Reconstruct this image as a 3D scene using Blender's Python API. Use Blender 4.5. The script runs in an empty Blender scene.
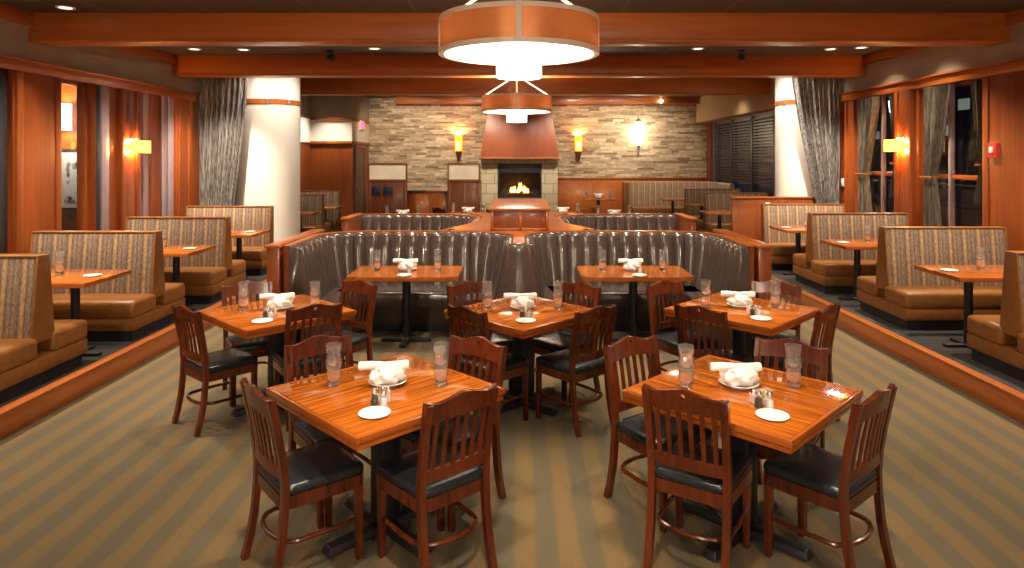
import bpy, bmesh, math, random
from mathutils import Vector, Matrix, noise
random.seed(7)
PI = math.pi
scn = bpy.context.scene
C = scn.collection
F, HX, HY, H = 665.0, 519.0, 157.0, 2.0      # focal length and vanishing point of the photo (1024x568), eye height

# ------------------------------------------------------------------ materials
def new_mat(name):
    m = bpy.data.materials.new(name); m.use_nodes = True
    nt = m.node_tree
    return m, nt, nt.nodes['Principled BSDF']
def N(nt, t, **kw):
    n = nt.nodes.new(t)
    for k, v in kw.items(): setattr(n, k, v)
    return n
def L(nt, a, b): nt.links.new(a, b)
def setp(b, **kw):
    for k, v in kw.items():
        k = k.replace('_', ' ')
        if k in b.inputs: b.inputs[k].default_value = v
def c4(c): return (c[0], c[1], c[2], 1.0)
def ramp(nt, stops, interp='LINEAR'):
    r = N(nt, 'ShaderNodeValToRGB'); cr = r.color_ramp; cr.interpolation = interp
    while len(cr.elements) < len(stops): cr.elements.new(0.5)
    for e, (p, c) in zip(cr.elements, stops): e.position = p; e.color = c4(c)
    return r
def coords(nt, scale=(1, 1, 1), rand=True, kind='Object'):
    tc = N(nt, 'ShaderNodeTexCoord'); mp = N(nt, 'ShaderNodeMapping')
    mp.inputs['Scale'].default_value = scale
    L(nt, tc.outputs[kind], mp.inputs['Vector'])
    if rand:
        oi = N(nt, 'ShaderNodeObjectInfo'); mu = N(nt, 'ShaderNodeMath', operation='MULTIPLY'); mu.inputs[1].default_value = 37.0
        L(nt, oi.outputs['Random'], mu.inputs[0]); L(nt, mu.outputs[0], mp.inputs['Location'])
    return mp
def bump(nt, b, src, strength=0.2, dist=0.01):
    bp = N(nt, 'ShaderNodeBump'); bp.inputs['Strength'].default_value = strength; bp.inputs['Distance'].default_value = dist
    L(nt, src, bp.inputs['Height']); L(nt, bp.outputs['Normal'], b.inputs['Normal'])
def plain(name, col, rough=0.5, metal=0.0, coat=0.0, nscale=0, var=0.1, bmp=0):
    m, nt, b = new_mat(name); setp(b, Base_Color=c4(col), Roughness=rough, Metallic=metal, Coat_Weight=coat)
    if nscale:
        mp = coords(nt, (nscale,) * 3); n = N(nt, 'ShaderNodeTexNoise'); n.inputs['Detail'].default_value = 4; n.inputs['Scale'].default_value = 1
        L(nt, mp.outputs[0], n.inputs['Vector'])
        r = ramp(nt, [(0.3, [x * (1 - var) for x in col]), (0.7, [min(1, x * (1 + var)) for x in col])])
        L(nt, n.outputs['Fac'], r.inputs[0]); L(nt, r.outputs[0], b.inputs['Base Color'])
        if bmp: bump(nt, b, n.outputs['Fac'], bmp, 0.004)
    return m
def wood(name, c1, c2, axis=2, rough=0.3, coat=0.3, fine=28.0):
    m, nt, b = new_mat(name); setp(b, Roughness=rough, Coat_Weight=coat, Coat_Roughness=0.15)
    s = [fine, fine, fine]; s[axis] = fine * 0.06
    mp = coords(nt, s); n = N(nt, 'ShaderNodeTexNoise'); n.inputs['Scale'].default_value = 1; n.inputs['Detail'].default_value = 6; n.inputs['Roughness'].default_value = 0.6
    L(nt, mp.outputs[0], n.inputs['Vector'])
    s2 = [2.2, 2.2, 2.2]; s2[axis] = 0.35
    mp2 = coords(nt, s2); n2 = N(nt, 'ShaderNodeTexNoise'); n2.inputs['Scale'].default_value = 1; n2.inputs['Detail'].default_value = 2
    L(nt, mp2.outputs[0], n2.inputs['Vector'])
    ad = N(nt, 'ShaderNodeMath', operation='MULTIPLY_ADD'); ad.inputs[1].default_value = 0.55
    L(nt, n.outputs['Fac'], ad.inputs[0])
    m2 = N(nt, 'ShaderNodeMath', operation='MULTIPLY'); m2.inputs[1].default_value = 0.45; L(nt, n2.outputs['Fac'], m2.inputs[0]); L(nt, m2.outputs[0], ad.inputs[2])
    r = ramp(nt, [(0.36, c1), (0.64, c2)]); L(nt, ad.outputs[0], r.inputs[0]); L(nt, r.outputs[0], b.inputs['Base Color'])
    bump(nt, b, n.outputs['Fac'], 0.06, 0.002)
    return m
def plank_wood(name, c1, c2, c3, row=0.042, rough=0.12):
    m, nt, b = new_mat(name); setp(b, Roughness=rough, Coat_Weight=0.4, Coat_Roughness=0.06)
    mp = coords(nt, (1, 1, 1))
    br = N(nt, 'ShaderNodeTexBrick'); br.offset = 0.37
    for k, v in {'Scale': 1.0, 'Mortar Size': 0.0006, 'Brick Width': 1.3, 'Row Height': row, 'Bias': 0.0}.items(): br.inputs[k].default_value = v
    br.inputs['Color1'].default_value = c4(c1); br.inputs['Color2'].default_value = c4(c2); br.inputs['Mortar'].default_value = c4([x * 0.35 for x in c1])
    L(nt, mp.outputs[0], br.inputs['Vector'])
    mp2 = coords(nt, (2.5, 55, 55)); n = N(nt, 'ShaderNodeTexNoise'); n.inputs['Scale'].default_value = 1; n.inputs['Detail'].default_value = 5
    L(nt, mp2.outputs[0], n.inputs['Vector'])
    r = ramp(nt, [(0.42, (0, 0, 0)), (0.66, (1, 1, 1))]); L(nt, n.outputs['Fac'], r.inputs[0])
    mx = N(nt, 'ShaderNodeMix', data_type='RGBA'); mx.inputs[7].default_value = c4(c3)
    mf = N(nt, 'ShaderNodeMath', operation='MULTIPLY'); mf.inputs[1].default_value = 0.75; L(nt, r.outputs[0], mf.inputs[0]); L(nt, mf.outputs[0], mx.inputs[0])
    L(nt, br.outputs['Color'], mx.inputs[6]); L(nt, mx.outputs[2], b.inputs['Base Color'])
    return m
def emit(name, col, strength):
    m, nt, b = new_mat(name); setp(b, Base_Color=c4(col), Emission_Color=c4(col), Emission_Strength=strength, Roughness=0.4)
    return m
def glass(name, tint=(1, 1, 1), rough=0.0, ior=1.45):
    m, nt, b = new_mat(name); setp(b, Base_Color=c4(tint), Roughness=rough, IOR=ior, Transmission_Weight=1.0)
    return m
def pane_glass(name, tint, refl=0.1):
    m, nt, b = new_mat(name); out = nt.nodes['Material Output']
    tr = N(nt, 'ShaderNodeBsdfTransparent'); tr.inputs[0].default_value = c4(tint)
    gl = N(nt, 'ShaderNodeBsdfGlossy'); gl.inputs['Roughness'].default_value = 0.02
    fr = N(nt, 'ShaderNodeFresnel'); fr.inputs['IOR'].default_value = 1.5
    mx = N(nt, 'ShaderNodeMixShader'); ge = N(nt, 'ShaderNodeNewGeometry'); iv = N(nt, 'ShaderNodeMath', operation='SUBTRACT'); iv.inputs[0].default_value = 1.0; L(nt, ge.outputs['Backfacing'], iv.inputs[1])
    mu = N(nt, 'ShaderNodeMath', operation='MULTIPLY'); L(nt, fr.outputs[0], mu.inputs[0]); L(nt, iv.outputs[0], mu.inputs[1])
    L(nt, mu.outputs[0], mx.inputs[0]); L(nt, tr.outputs[0], mx.inputs[1]); L(nt, gl.outputs[0], mx.inputs[2])
    L(nt, mx.outputs[0], out.inputs['Surface']); nt.nodes.remove(b)
    return m

def carpet_mat():
    m, nt, b = new_mat('striped_carpet'); setp(b, Roughness=0.95, Specular_IOR_Level=0.1, Sheen_Weight=0.15)
    tc = N(nt, 'ShaderNodeTexCoord'); sx = N(nt, 'ShaderNodeSeparateXYZ'); L(nt, tc.outputs['Object'], sx.inputs[0])
    def mth(op, a, v=None, b2=None):
        n = N(nt, 'ShaderNodeMath', operation=op)
        if hasattr(a, 'links'): L(nt, a, n.inputs[0])
        else: n.inputs[0].default_value = a
        if b2 is not None: L(nt, b2, n.inputs[1])
        elif v is not None: n.inputs[1].default_value = v
        return n.outputs[0]
    nz = N(nt, 'ShaderNodeTexNoise'); nz.inputs['Scale'].default_value = 3.0; nz.inputs['Detail'].default_value = 5
    L(nt, tc.outputs['Object'], nz.inputs['Vector'])
    sw = mth('MULTIPLY', nz.outputs['Fac'], 0.05)
    xs = mth('ADD', sx.outputs['X'], b2=sw)
    s1 = mth('MULTIPLY', xs, 2 * PI / 0.225); s1 = mth('SINE', s1)
    rr = N(nt, 'ShaderNodeMapRange'); rr.inputs['From Min'].default_value = -0.55; rr.inputs['From Max'].default_value = 0.55; rr.interpolation_type = 'SMOOTHSTEP'
    L(nt, s1, rr.inputs['Value'])
    s2 = mth('SINE', mth('MULTIPLY', sx.outputs['X'], 2 * PI / 0.0185)); s3 = mth('SINE', mth('MULTIPLY', sx.outputs['Y'], 2 * PI / 0.03))
    rib = mth('MULTIPLY_ADD', s2, 0.22); 
    ribn = rib.node; ribn.inputs[2].default_value = 0.0
    fac = mth('ADD', rr.outputs[0], b2=rib)
    n2 = N(nt, 'ShaderNodeTexNoise'); n2.inputs['Scale'].default_value = 90; n2.inputs['Detail'].default_value = 2; L(nt, tc.outputs['Object'], n2.inputs['Vector'])
    na = mth('MULTIPLY_ADD', n2.outputs['Fac'], 1.1); na.node.inputs[2].default_value = -0.55
    fac = mth('ADD', fac, b2=na)
    n3 = N(nt, 'ShaderNodeTexNoise'); n3.inputs['Scale'].default_value = 0.9; n3.inputs['Detail'].default_value = 3; L(nt, tc.outputs['Object'], n3.inputs['Vector'])
    nb = mth('MULTIPLY_ADD', n3.outputs['Fac'], 0.9); nb.node.inputs[2].default_value = -0.45
    fac = mth('ADD', fac, b2=nb)
    r = ramp(nt, [(0.0, CARPET_GREY), (1.0, CARPET_TAN)]); L(nt, fac, r.inputs[0]); L(nt, r.outputs[0], b.inputs['Base Color'])
    bump(nt, b, s2, 0.25, 0.003)
    return m
def stripe_fabric():
    m, nt, b = new_mat('striped_upholstery'); setp(b, Roughness=0.75, Specular_IOR_Level=0.25, Sheen_Weight=0.1)
    tc = N(nt, 'ShaderNodeTexCoord'); sx = N(nt, 'ShaderNodeSeparateXYZ'); L(nt, tc.outputs['Object'], sx.inputs[0])
    mu = N(nt, 'ShaderNodeMath', operation='MULTIPLY'); mu.inputs[1].default_value = 1 / 0.165; L(nt, sx.outputs['X'], mu.inputs[0])
    fr = N(nt, 'ShaderNodeMath', operation='FRACT'); L(nt, mu.outputs[0], fr.inputs[0])
    g, t, go, d = (0.225, 0.165, 0.125), (0.32, 0.210, 0.125), (0.47, 0.295, 0.135), (0.165, 0.105, 0.075)
    r = ramp(nt, [(0.0, g), (0.10, d), (0.17, t), (0.24, go), (0.33, go), (0.38, t), (0.43, d), (0.50, g), (0.58, (0.27, 0.205, 0.16)), (0.66, t), (0.72, d), (0.78, g), (0.86, t), (0.92, g)])
    L(nt, fr.outputs[0], r.inputs[0])
    mp = coords(nt, (150, 150, 26)); n = N(nt, 'ShaderNodeTexNoise'); n.inputs['Scale'].default_value = 1; n.inputs['Detail'].default_value = 1; L(nt, mp.outputs[0], n.inputs['Vector'])
    r2 = ramp(nt, [(0.42, (0.70, 0.68, 0.67)), (0.58, (1.18, 1.17, 1.16))]); L(nt, n.outputs['Fac'], r2.inputs[0])
    mx = N(nt, 'ShaderNodeMix', data_type='RGBA', blend_type='MULTIPLY'); mx.inputs[0].default_value = 1.0
    L(nt, r.outputs[0], mx.inputs[6]); L(nt, r2.outputs[0], mx.inputs[7]); L(nt, mx.outputs[2], b.inputs['Base Color'])
    return m
def stone_mat():
    m, nt, b = new_mat('ledger_stone'); setp(b, Roughness=0.9)
    ge = N(nt, 'ShaderNodeNewGeometry')
    r = ramp(nt, [(0.0, (0.24, 0.17, 0.11)), (0.25, (0.42, 0.31, 0.20)), (0.6, (0.56, 0.43, 0.29)), (0.85, (0.70, 0.56, 0.40)), (1.0, (0.34, 0.27, 0.20))])
    L(nt, ge.outputs['Random Per Island'], r.inputs[0])
    mp = coords(nt, (9, 9, 22), False); n = N(nt, 'ShaderNodeTexNoise'); n.inputs['Scale'].default_value = 1; n.inputs['Detail'].default_value = 6; L(nt, mp.outputs[0], n.inputs['Vector'])
    r2 = ramp(nt, [(0.3, (0.7, 0.7, 0.7)), (0.7, (1.2, 1.2, 1.2))]); L(nt, n.outputs['Fac'], r2.inputs[0])
    mx = N(nt, 'ShaderNodeMix', data_type='RGBA', blend_type='MULTIPLY'); mx.inputs[0].default_value = 1.0
    L(nt, r.outputs[0], mx.inputs[6]); L(nt, r2.outputs[0], mx.inputs[7]); L(nt, mx.outputs[2], b.inputs['Base Color'])
    bump(nt, b, n.outputs['Fac'], 0.5, 0.01)
    return m
def curtain_mat(name, dark, light):
    m, nt, b = new_mat(name); setp(b, Roughness=0.45, Sheen_Weight=0.3, Specular_IOR_Level=0.5)
    mp = coords(nt, (150, 40, 4)); n = N(nt, 'ShaderNodeTexNoise'); n.inputs['Scale'].default_value = 1; n.inputs['Detail'].default_value = 4; L(nt, mp.outputs[0], n.inputs['Vector'])
    r = ramp(nt, [(0.4, dark), (0.66, light)]); L(nt, n.outputs['Fac'], r.inputs[0]); L(nt, r.outputs[0], b.inputs['Base Color'])
    return m
def ceiling_mat():
    m, nt, b = new_mat('dark_ceiling_panels'); setp(b, Roughness=0.8)
    mp = coords(nt, (1, 1, 1), False); br = N(nt, 'ShaderNodeTexBrick'); br.offset = 0.0
    for k, v in {'Scale': 1.0, 'Mortar Size': 0.012, 'Brick Width': 1.2, 'Row Height': 0.6}.items(): br.inputs[k].default_value = v
    br.inputs['Color1'].default_value = c4((0.085, 0.07, 0.058)); br.inputs['Color2'].default_value = c4((0.075, 0.062, 0.052)); br.inputs['Mortar'].default_value = c4((0.16, 0.12, 0.085))
    L(nt, mp.outputs[0], br.inputs['Vector']); L(nt, br.outputs['Color'], b.inputs['Base Color'])
    return m
def block_mat():
    m, nt, b = new_mat('cut_limestone'); setp(b, Roughness=0.8)
    mp = coords(nt, (1, 1, 1), False); sp = N(nt, 'ShaderNodeSeparateXYZ'); cb = N(nt, 'ShaderNodeCombineXYZ'); L(nt, mp.outputs[0], sp.inputs[0])
    L(nt, sp.outputs['X'], cb.inputs['X']); L(nt, sp.outputs['Z'], cb.inputs['Y'])
    br = N(nt, 'ShaderNodeTexBrick')
    for k, v in {'Scale': 1.0, 'Mortar Size': 0.012, 'Brick Width': 0.5, 'Row Height': 0.3}.items(): br.inputs[k].default_value = v
    br.inputs['Color1'].default_value = c4((0.62, 0.52, 0.36)); br.inputs['Color2'].default_value = c4((0.52, 0.43, 0.29)); br.inputs['Mortar'].default_value = c4((0.30, 0.23, 0.14))
    L(nt, cb.outputs[0], br.inputs['Vector']); L(nt, br.outputs['Color'], b.inputs['Base Color'])
    return m

CARPET_TAN, CARPET_GREY = (0.146, 0.091, 0.034), (0.090, 0.071, 0.041)
M = {}
M['carpet'] = carpet_mat()
M['dark_carpet'] = plain('dark_platform_carpet', (0.05, 0.045, 0.042), 0.95, nscale=60, var=0.4)
M['chair_wood'] = wood('cherry_chair_wood', (0.040, 0.0065, 0.0020), (0.145, 0.027, 0.006), 2, 0.27, 0.35)
M['wall_wood'] = wood('cherry_wall_panel', (0.18, 0.037, 0.007), (0.31, 0.073, 0.012), 2, 0.38, 0.2, 20)
M['beam_wood'] = wood('beam_veneer', (0.33, 0.085, 0.014), (0.50, 0.140, 0.024), 0, 0.42, 0.15, 16)
M['trim_wood'] = wood('curb_trim_wood', (0.27, 0.062, 0.010), (0.46, 0.125, 0.020), 1, 0.3, 0.3, 22)
M['mid_wood'] = wood('brown_partition_wood', (0.13, 0.034, 0.012), (0.24, 0.066, 0.020), 2, 0.35, 0.2, 22)
M['dark_wood'] = wood('dark_walnut_wood', (0.07, 0.022, 0.009), (0.14, 0.045, 0.016), 2, 0.35, 0.2, 22)
M['table_wood'] = plank_wood('butcher_block_table_top', (0.58, 0.165, 0.018), (0.44, 0.105, 0.011), (0.15, 0.028, 0.004))
M['table_edge'] = wood('table_edge_board', (0.26, 0.058, 0.008), (0.46, 0.115, 0.014), 0, 0.18, 0.4, 26)
M['booth_table'] = wood('booth_table_veneer', (0.32, 0.080, 0.012), (0.52, 0.150, 0.022), 0, 0.16, 0.4, 22)
M['black_vinyl'] = plain('black_vinyl', (0.016, 0.018, 0.021), 0.27, nscale=40, var=0.2, bmp=0.05)
M['black_metal'] = plain('black_cast_metal', (0.012, 0.012, 0.014), 0.42, 0.0, nscale=30, var=0.2)
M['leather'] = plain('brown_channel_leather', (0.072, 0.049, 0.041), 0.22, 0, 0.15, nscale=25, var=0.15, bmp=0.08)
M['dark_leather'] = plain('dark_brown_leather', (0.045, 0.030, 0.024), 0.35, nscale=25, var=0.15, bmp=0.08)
M['tan_leather'] = plain('caramel_leather', (0.24, 0.092, 0.020), 0.36, nscale=18, var=0.18, bmp=0.08)
M['stripe'] = stripe_fabric()
M['toe'] = plain('black_toe_kick', (0.014, 0.014, 0.018), 0.5, nscale=12, var=0.2)
M['stone'] = stone_mat()
M['block'] = block_mat()
M['plaster'] = plain('olive_brown_wall_paint', (0.34, 0.27, 0.19), 0.9, nscale=3, var=0.08)
M['soffit'] = plain('tan_soffit_paint', (0.40, 0.255, 0.11), 0.85, nscale=3, var=0.06)
M['white_wall'] = plain('warm_white_paint', (0.78, 0.72, 0.60), 0.7, nscale=4, var=0.03)
M['column'] = plain('cream_column_paint', (0.80, 0.74, 0.64), 0.55, nscale=5, var=0.03)
M['ceiling'] = ceiling_mat()
M['curtain'] = curtain_mat('silver_grey_drapery', (0.10, 0.090, 0.084), (0.66, 0.59, 0.54))
M['drape'] = curtain_mat('brown_window_drape', (0.06, 0.044, 0.032), (0.26, 0.20, 0.145))
M['china'] = plain('white_china', (0.84, 0.82, 0.78), 0.2, coat=0.3, nscale=8, var=0.02)
M['linen'] = plain('white_linen', (0.86, 0.83, 0.78), 0.9, nscale=30, var=0.05, bmp=0.2)
M['paper'] = plain('sugar_packet_paper', (0.75, 0.42, 0.10), 0.7, nscale=60, var=0.5)
M['salt'] = plain('salt_grains', (0.88, 0.86, 0.82), 0.9, nscale=200, var=0.05)
M['pepper'] = plain('pepper_grains', (0.10, 0.075, 0.05), 0.9, nscale=200, var=0.6)
M['chrome'] = plain('brushed_steel', (0.68, 0.62, 0.55), 0.28, 1.0, nscale=20, var=0.08)
M['glass'] = glass('clear_tumbler_glass', rough=0.0); setp(M['glass'].node_tree.nodes['Principled BSDF'], Transmission_Weight=0.92)
M['pane'] = pane_glass('window_pane', (0.92, 0.93, 0.95))
M['frost'] = plain('frosted_partition_glass', (0.90, 0.80, 0.62), 0.35, nscale=2.2, var=0.12)
M['copper'] = wood('copper_mesh_shade', (0.42, 0.17, 0.065), (0.56, 0.26, 0.11), 0, 0.33, 0.1, 60)
setp(M['copper'].node_tree.nodes['Principled BSDF'], Metallic=0.6)
def add_translucent(m, col, f):
    nt = m.node_tree; b = nt.nodes['Principled BSDF']; out = nt.nodes['Material Output']
    tl = N(nt, 'ShaderNodeBsdfTranslucent'); tl.inputs[0].default_value = c4(col); mx = N(nt, 'ShaderNodeMixShader'); mx.inputs[0].default_value = f
    L(nt, b.outputs[0], mx.inputs[1]); L(nt, tl.outputs[0], mx.inputs[2]); L(nt, mx.outputs[0], out.inputs['Surface'])
add_translucent(M['copper'], (0.86, 0.50, 0.28), 0.14)
M['hood'] = wood('patinated_copper_hood', (0.27, 0.062, 0.026), (0.37, 0.095, 0.036), 2, 0.4, 0.0, 8)
M['rim'] = plain('satin_nickel_band', (0.88, 0.74, 0.62), 0.4, 0.0, nscale=10, var=0.05)
M['lamp_white'] = emit('pendant_diffuser', (1.0, 0.86, 0.66), 5.5)
M['lamp_core'] = emit('pendant_glass_cylinder', (1.0, 0.90, 0.74), 10.0)
M['amber'] = emit('amber_glass', (1.0, 0.33, 0.02), 1.3)
M['amber_core'] = emit('amber_glass_hot', (1.0, 0.62, 0.14), 3.5)
M['sconce_shade'] = emit('lit_fabric_shade', (1.0, 0.52, 0.08), 1.5)
M['down_lens'] = emit('downlight_lens', (1.0, 0.86, 0.70), 1.6)
M['lantern'] = emit('lantern_glass', (1.0, 0.86, 0.62), 10.0)
M['shade_white'] = emit('white_lamp_shade', (1.0, 0.9, 0.72), 2.2)
M['exit_red'] = emit('exit_letters', (1.0, 0.02, 0.08), 4.0)
M['flame'] = emit('gas_flame', (1.0, 0.36, 0.05), 9.0)
M['city'] = emit('distant_lit_window', (0.75, 0.9, 0.75), 0.10)
M['trim_white'] = plain('white_enamel', (0.75, 0.72, 0.68), 0.4, nscale=10, var=0.03)
M['lavender'] = plain('pale_frame_light_tint', (0.46, 0.36, 0.40), 0.35, 0.3, nscale=6, var=0.08)  # lavender cast of the light is put into this frame colour
M['black_frame'] = plain('charcoal_frame', (0.030, 0.032, 0.036), 0.4, nscale=9, var=0.1)
M['grey_frame'] = plain('slate_grey_frame', (0.10, 0.11, 0.125), 0.4, nscale=9, var=0.1)
M['firebox'] = plain('sooty_firebrick', (0.045, 0.040, 0.036), 0.8, nscale=12, var=0.35)
M['log'] = plain('charred_log', (0.07, 0.04, 0.022), 0.9, nscale=14, var=0.6, bmp=0.5)
M['night'] = plain('night_asphalt', (0.02, 0.022, 0.026), 0.8, nscale=4, var=0.3)
M['parapet'] = plain('pink_grey_render', (0.30, 0.22, 0.22), 0.8, nscale=3, var=0.2)
M['far_wall'] = plain('far_building_facade', (0.06, 0.062, 0.066), 0.8, nscale=1, var=0.4)
M['red_plastic'] = plain('red_alarm_plastic', (0.65, 0.05, 0.03), 0.4, nscale=20, var=0.05)
M['navy'] = plain('navy_vinyl', (0.012, 0.024, 0.055), 0.4, nscale=15, var=0.1)
M['slat_blind'] = wood('wooden_blind_slats', (0.022, 0.009, 0.006), (0.05, 0.022, 0.015), 1, 0.4, 0.2, 14)
def photo_mat():
    m, nt, b = new_mat('black_and_white_photograph'); setp(b, Roughness=0.3)
    mp = coords(nt, (5, 5, 3.4), False); n = N(nt, 'ShaderNodeTexNoise'); n.inputs['Scale'].default_value = 1; n.inputs['Detail'].default_value = 3; L(nt, mp.outputs[0], n.inputs['Vector'])
    r = ramp(nt, [(0.38, (0.02, 0.02, 0.02)), (0.43, (0.3, 0.3, 0.3)), (0.47, (0.85, 0.85, 0.85))]); L(nt, n.outputs['Fac'], r.inputs[0]); L(nt, r.outputs[0], b.inputs['Base Color'])
    return m
M['photo'] = photo_mat()

# ------------------------------------------------------------------ mesh helpers
def box(bm, x0, x1, y0, y1, z0, z1, bev=0.0, seg=2, mi=0):
    vs = [bm.verts.new((x, y, z)) for z in (z0, z1) for (x, y) in ((x0, y0), (x1, y0), (x1, y1), (x0, y1))]
    fs = [(0, 3, 2, 1), (4, 5, 6, 7), (0, 1, 5, 4), (1, 2, 6, 5), (2, 3, 7, 6), (3, 0, 4, 7)]
    faces = [bm.faces.new([vs[i] for i in f]) for f in fs]
    for f in faces: f.material_index = mi
    if bev > 0:
        edges = list({e for f in faces for e in f.edges})
        bmesh.ops.bevel(bm, geom=edges, offset=bev, segments=seg, profile=0.5, affect='EDGES')
def taper_box(bm, a, b, z0, z1, bev=0.0):
    # a, b = (x0,x1,y0,y1) at z0 and z1
    vs = []
    for (x0, x1, y0, y1), z in ((a, z0), (b, z1)):
        vs += [bm.verts.new(p) for p in ((x0, y0, z), (x1, y0, z), (x1, y1, z), (x0, y1, z))]
    fs = [(0, 3, 2, 1), (4, 5, 6, 7), (0, 1, 5, 4), (1, 2, 6, 5), (2, 3, 7, 6), (3, 0, 4, 7)]
    faces = [bm.faces.new([vs[i] for i in f]) for f in fs]
    if bev > 0:
        bmesh.ops.bevel(bm, geom=list({e for f in faces for e in f.edges}), offset=bev, segments=2, profile=0.5, affect='EDGES')
def lathe(bm, prof, seg=24, c=(0, 0, 0), axis='z', cap=True):
    rings = []
    for r, z in prof:
        ring = []
        for k in range(seg):
            a = 2 * PI * k / seg; x, y = r * math.cos(a), r * math.sin(a)
            p = (c[0] + x, c[1] + y, c[2] + z) if axis == 'z' else ((c[0] + z, c[1] + x, c[2] + y) if axis == 'x' else (c[0] + x, c[1] + z, c[2] + y))
            ring.append(bm.verts.new(p))
        rings.append(ring)
    for a, b in zip(rings, rings[1:]):
        for k in range(seg):
            q = [a[k], a[(k + 1) % seg], b[(k + 1) % seg], b[k]]
            bm.faces.new(q)
    if cap:
        bm.faces.new(rings[0][::-1]); bm.faces.new(rings[-1])
def sweep(bm, pts, sec, up=Vector((0, 0, 1)), closed=False, cap=True):
    # sec: list of (u, v): u along side vector, v along up'
    pts = [Vector(p) for p in pts]; n = len(pts); rings = []
    for i, p in enumerate(pts):
        if closed: t = pts[(i + 1) % n] - pts[i - 1]
        else: t = pts[min(i + 1, n - 1)] - pts[max(i - 1, 0)]
        t.normalize(); s = t.cross(up)
        if s.length < 1e-4: s = t.cross(Vector((0, 1, 0)))
        s.normalize(); u2 = s.cross(t).normalized()
        rings.append([bm.verts.new(p + s * a + u2 * b) for a, b in sec])
    m = len(sec)
    prs = list(zip(rings, rings[1:])) + ([(rings[-1], rings[0])] if closed else [])
    for a, b in prs:
        for k in range(m): bm.faces.new([a[k], a[(k + 1) % m], b[(k + 1) % m], b[k]])
    if cap and not closed: bm.faces.new(rings[0][::-1]); bm.faces.new(rings[-1])
def circ(r, n=8): return [(r * math.cos(2 * PI * k / n), r * math.sin(2 * PI * k / n)) for k in range(n)]
def rect(w, h): return [(-w / 2, -h / 2), (w / 2, -h / 2), (w / 2, h / 2), (-w / 2, h / 2)]
def tube(bm, pts, r, n=8, closed=False): sweep(bm, pts, circ(r, n), closed=closed)
def obj(name, bm, mat, parent=None, sharp=35, smooth=True):
    bmesh.ops.recalc_face_normals(bm, faces=bm.faces[:])
    me = bpy.data.meshes.new(name); bm.to_mesh(me); bm.free()
    for m in (mat if isinstance(mat, (list, tuple)) else [mat]): me.materials.append(M[m] if isinstance(m, str) else m)
    if smooth:
        for p in me.polygons: p.use_smooth = True
        me.set_sharp_from_angle(angle=math.radians(sharp))
    o = bpy.data.objects.new(name, me); C.objects.link(o)
    if parent: o.parent = parent
    return o
def B(): return bmesh.new()
def bx(name, mat, parent, *a, **k):
    bm = B(); box(bm, *a, **k); return obj(name, bm, mat, parent)
def tag(o, label, cat, group=None):
    o['label'] = label; o['category'] = cat
    if group: o['group'] = group
    return o
def thing(name, label, cat, loc=(0, 0, 0), rz=0.0, group=None):
    o = bpy.data.objects.new(name, None); C.objects.link(o); o.empty_display_size = 0.1
    o.location = loc; o.rotation_euler = (0, 0, rz)
    return tag(o, label, cat, group)
def struct(name, bm, mat, parent=None, **k):
    o = obj(name, bm, mat, parent, **k)
    if parent is None: o['kind'] = 'structure'
    return o
def dup(root, loc, rz=0.0, label=None, group=None, scale=None):
    r = root.copy(); C.objects.link(r); r.location = loc; r.rotation_euler = (0, 0, rz)
    if label: r['label'] = label
    if group: r['group'] = group
    if scale: r.scale = scale
    for ch in list(root.children):
        c = ch.copy(); C.objects.link(c); c.parent = r
        for g in list(ch.children):
            d = g.copy(); C.objects.link(d); d.parent = c
    return r
class Proto:
    """builds the first instance in place, copies it for each further one"""
    def __init__(self, make): self.make, self.first = make, None
    def put(self, loc, rz, label, group=None, scale=None):
        if self.first is None:
            r = self.first = self.make(); r.location = loc; r.rotation_euler = (0, 0, rz); r['label'] = label
            if group: r['group'] = group
            if scale: r.scale = scale
            return r
        return dup(self.first, loc, rz, label, group, scale)

def light(kind, loc, energy, col=(1, .72, .42), **kw):
    ld = bpy.data.lights.new('lamp_' + kind.lower(), kind); ld.energy = energy; ld.color = col
    for a, b in kw.items(): setattr(ld, a, b)
    o = bpy.data.objects.new('light_source', ld); C.objects.link(o); o.location = loc; return o

# ------------------------------------------------------------------ room shell
XL, XR, YB, YF = -5.78, 5.80, 20.5, -4.2
ZC, ZC2, ZB, ZH = 3.70, 3.82, 3.355, 3.06
def yl(px): return -XL * F / (HX - px)
def yr(px): return XR * F / (px - HX)
bm = B(); box(bm, XL - .25, XR + .25, YF - .2, YB + .3, -0.12, 0.0); struct('floor', bm, 'carpet')
bm = B(); box(bm, XL - .25, XR + .25, YF - .2, 11.3, ZC, ZC + .1); box(bm, XL - .25, XR + .25, 11.3, YB + .3, ZC2, ZC2 + .1); struct('ceiling', bm, 'ceiling')
# left and right platform with wooden curb
bm = B(); box(bm, XL, -3.72, YF, 18.4, 0.0, 0.10); struct('floor_riser_left', bm, 'dark_carpet')
bm = B(); box(bm, 3.83, XR, YF, YB, 0.0, 0.10); struct('floor_riser_right', bm, 'dark_carpet')
def curb(name, x0, x1, y0, y1):
    bm = B(); box(bm, x0, x1, y0, y1, 0, 0.175, 0.004); box(bm, x0 - .008, x1 + .008, y0, y1, 0.175, 0.195, 0.005); struct(name, bm, 'trim_wood')
curb('baseboard_left', -3.73, -3.65, YF, 13.0); curb('baseboard_right', 3.77, 3.85, YF, 12.0)
bm = B(); box(bm, -4.6, 3.83, 16.9, YB, 0.0, 0.10); struct('floor_riser_back', bm, 'dark_carpet')

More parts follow.
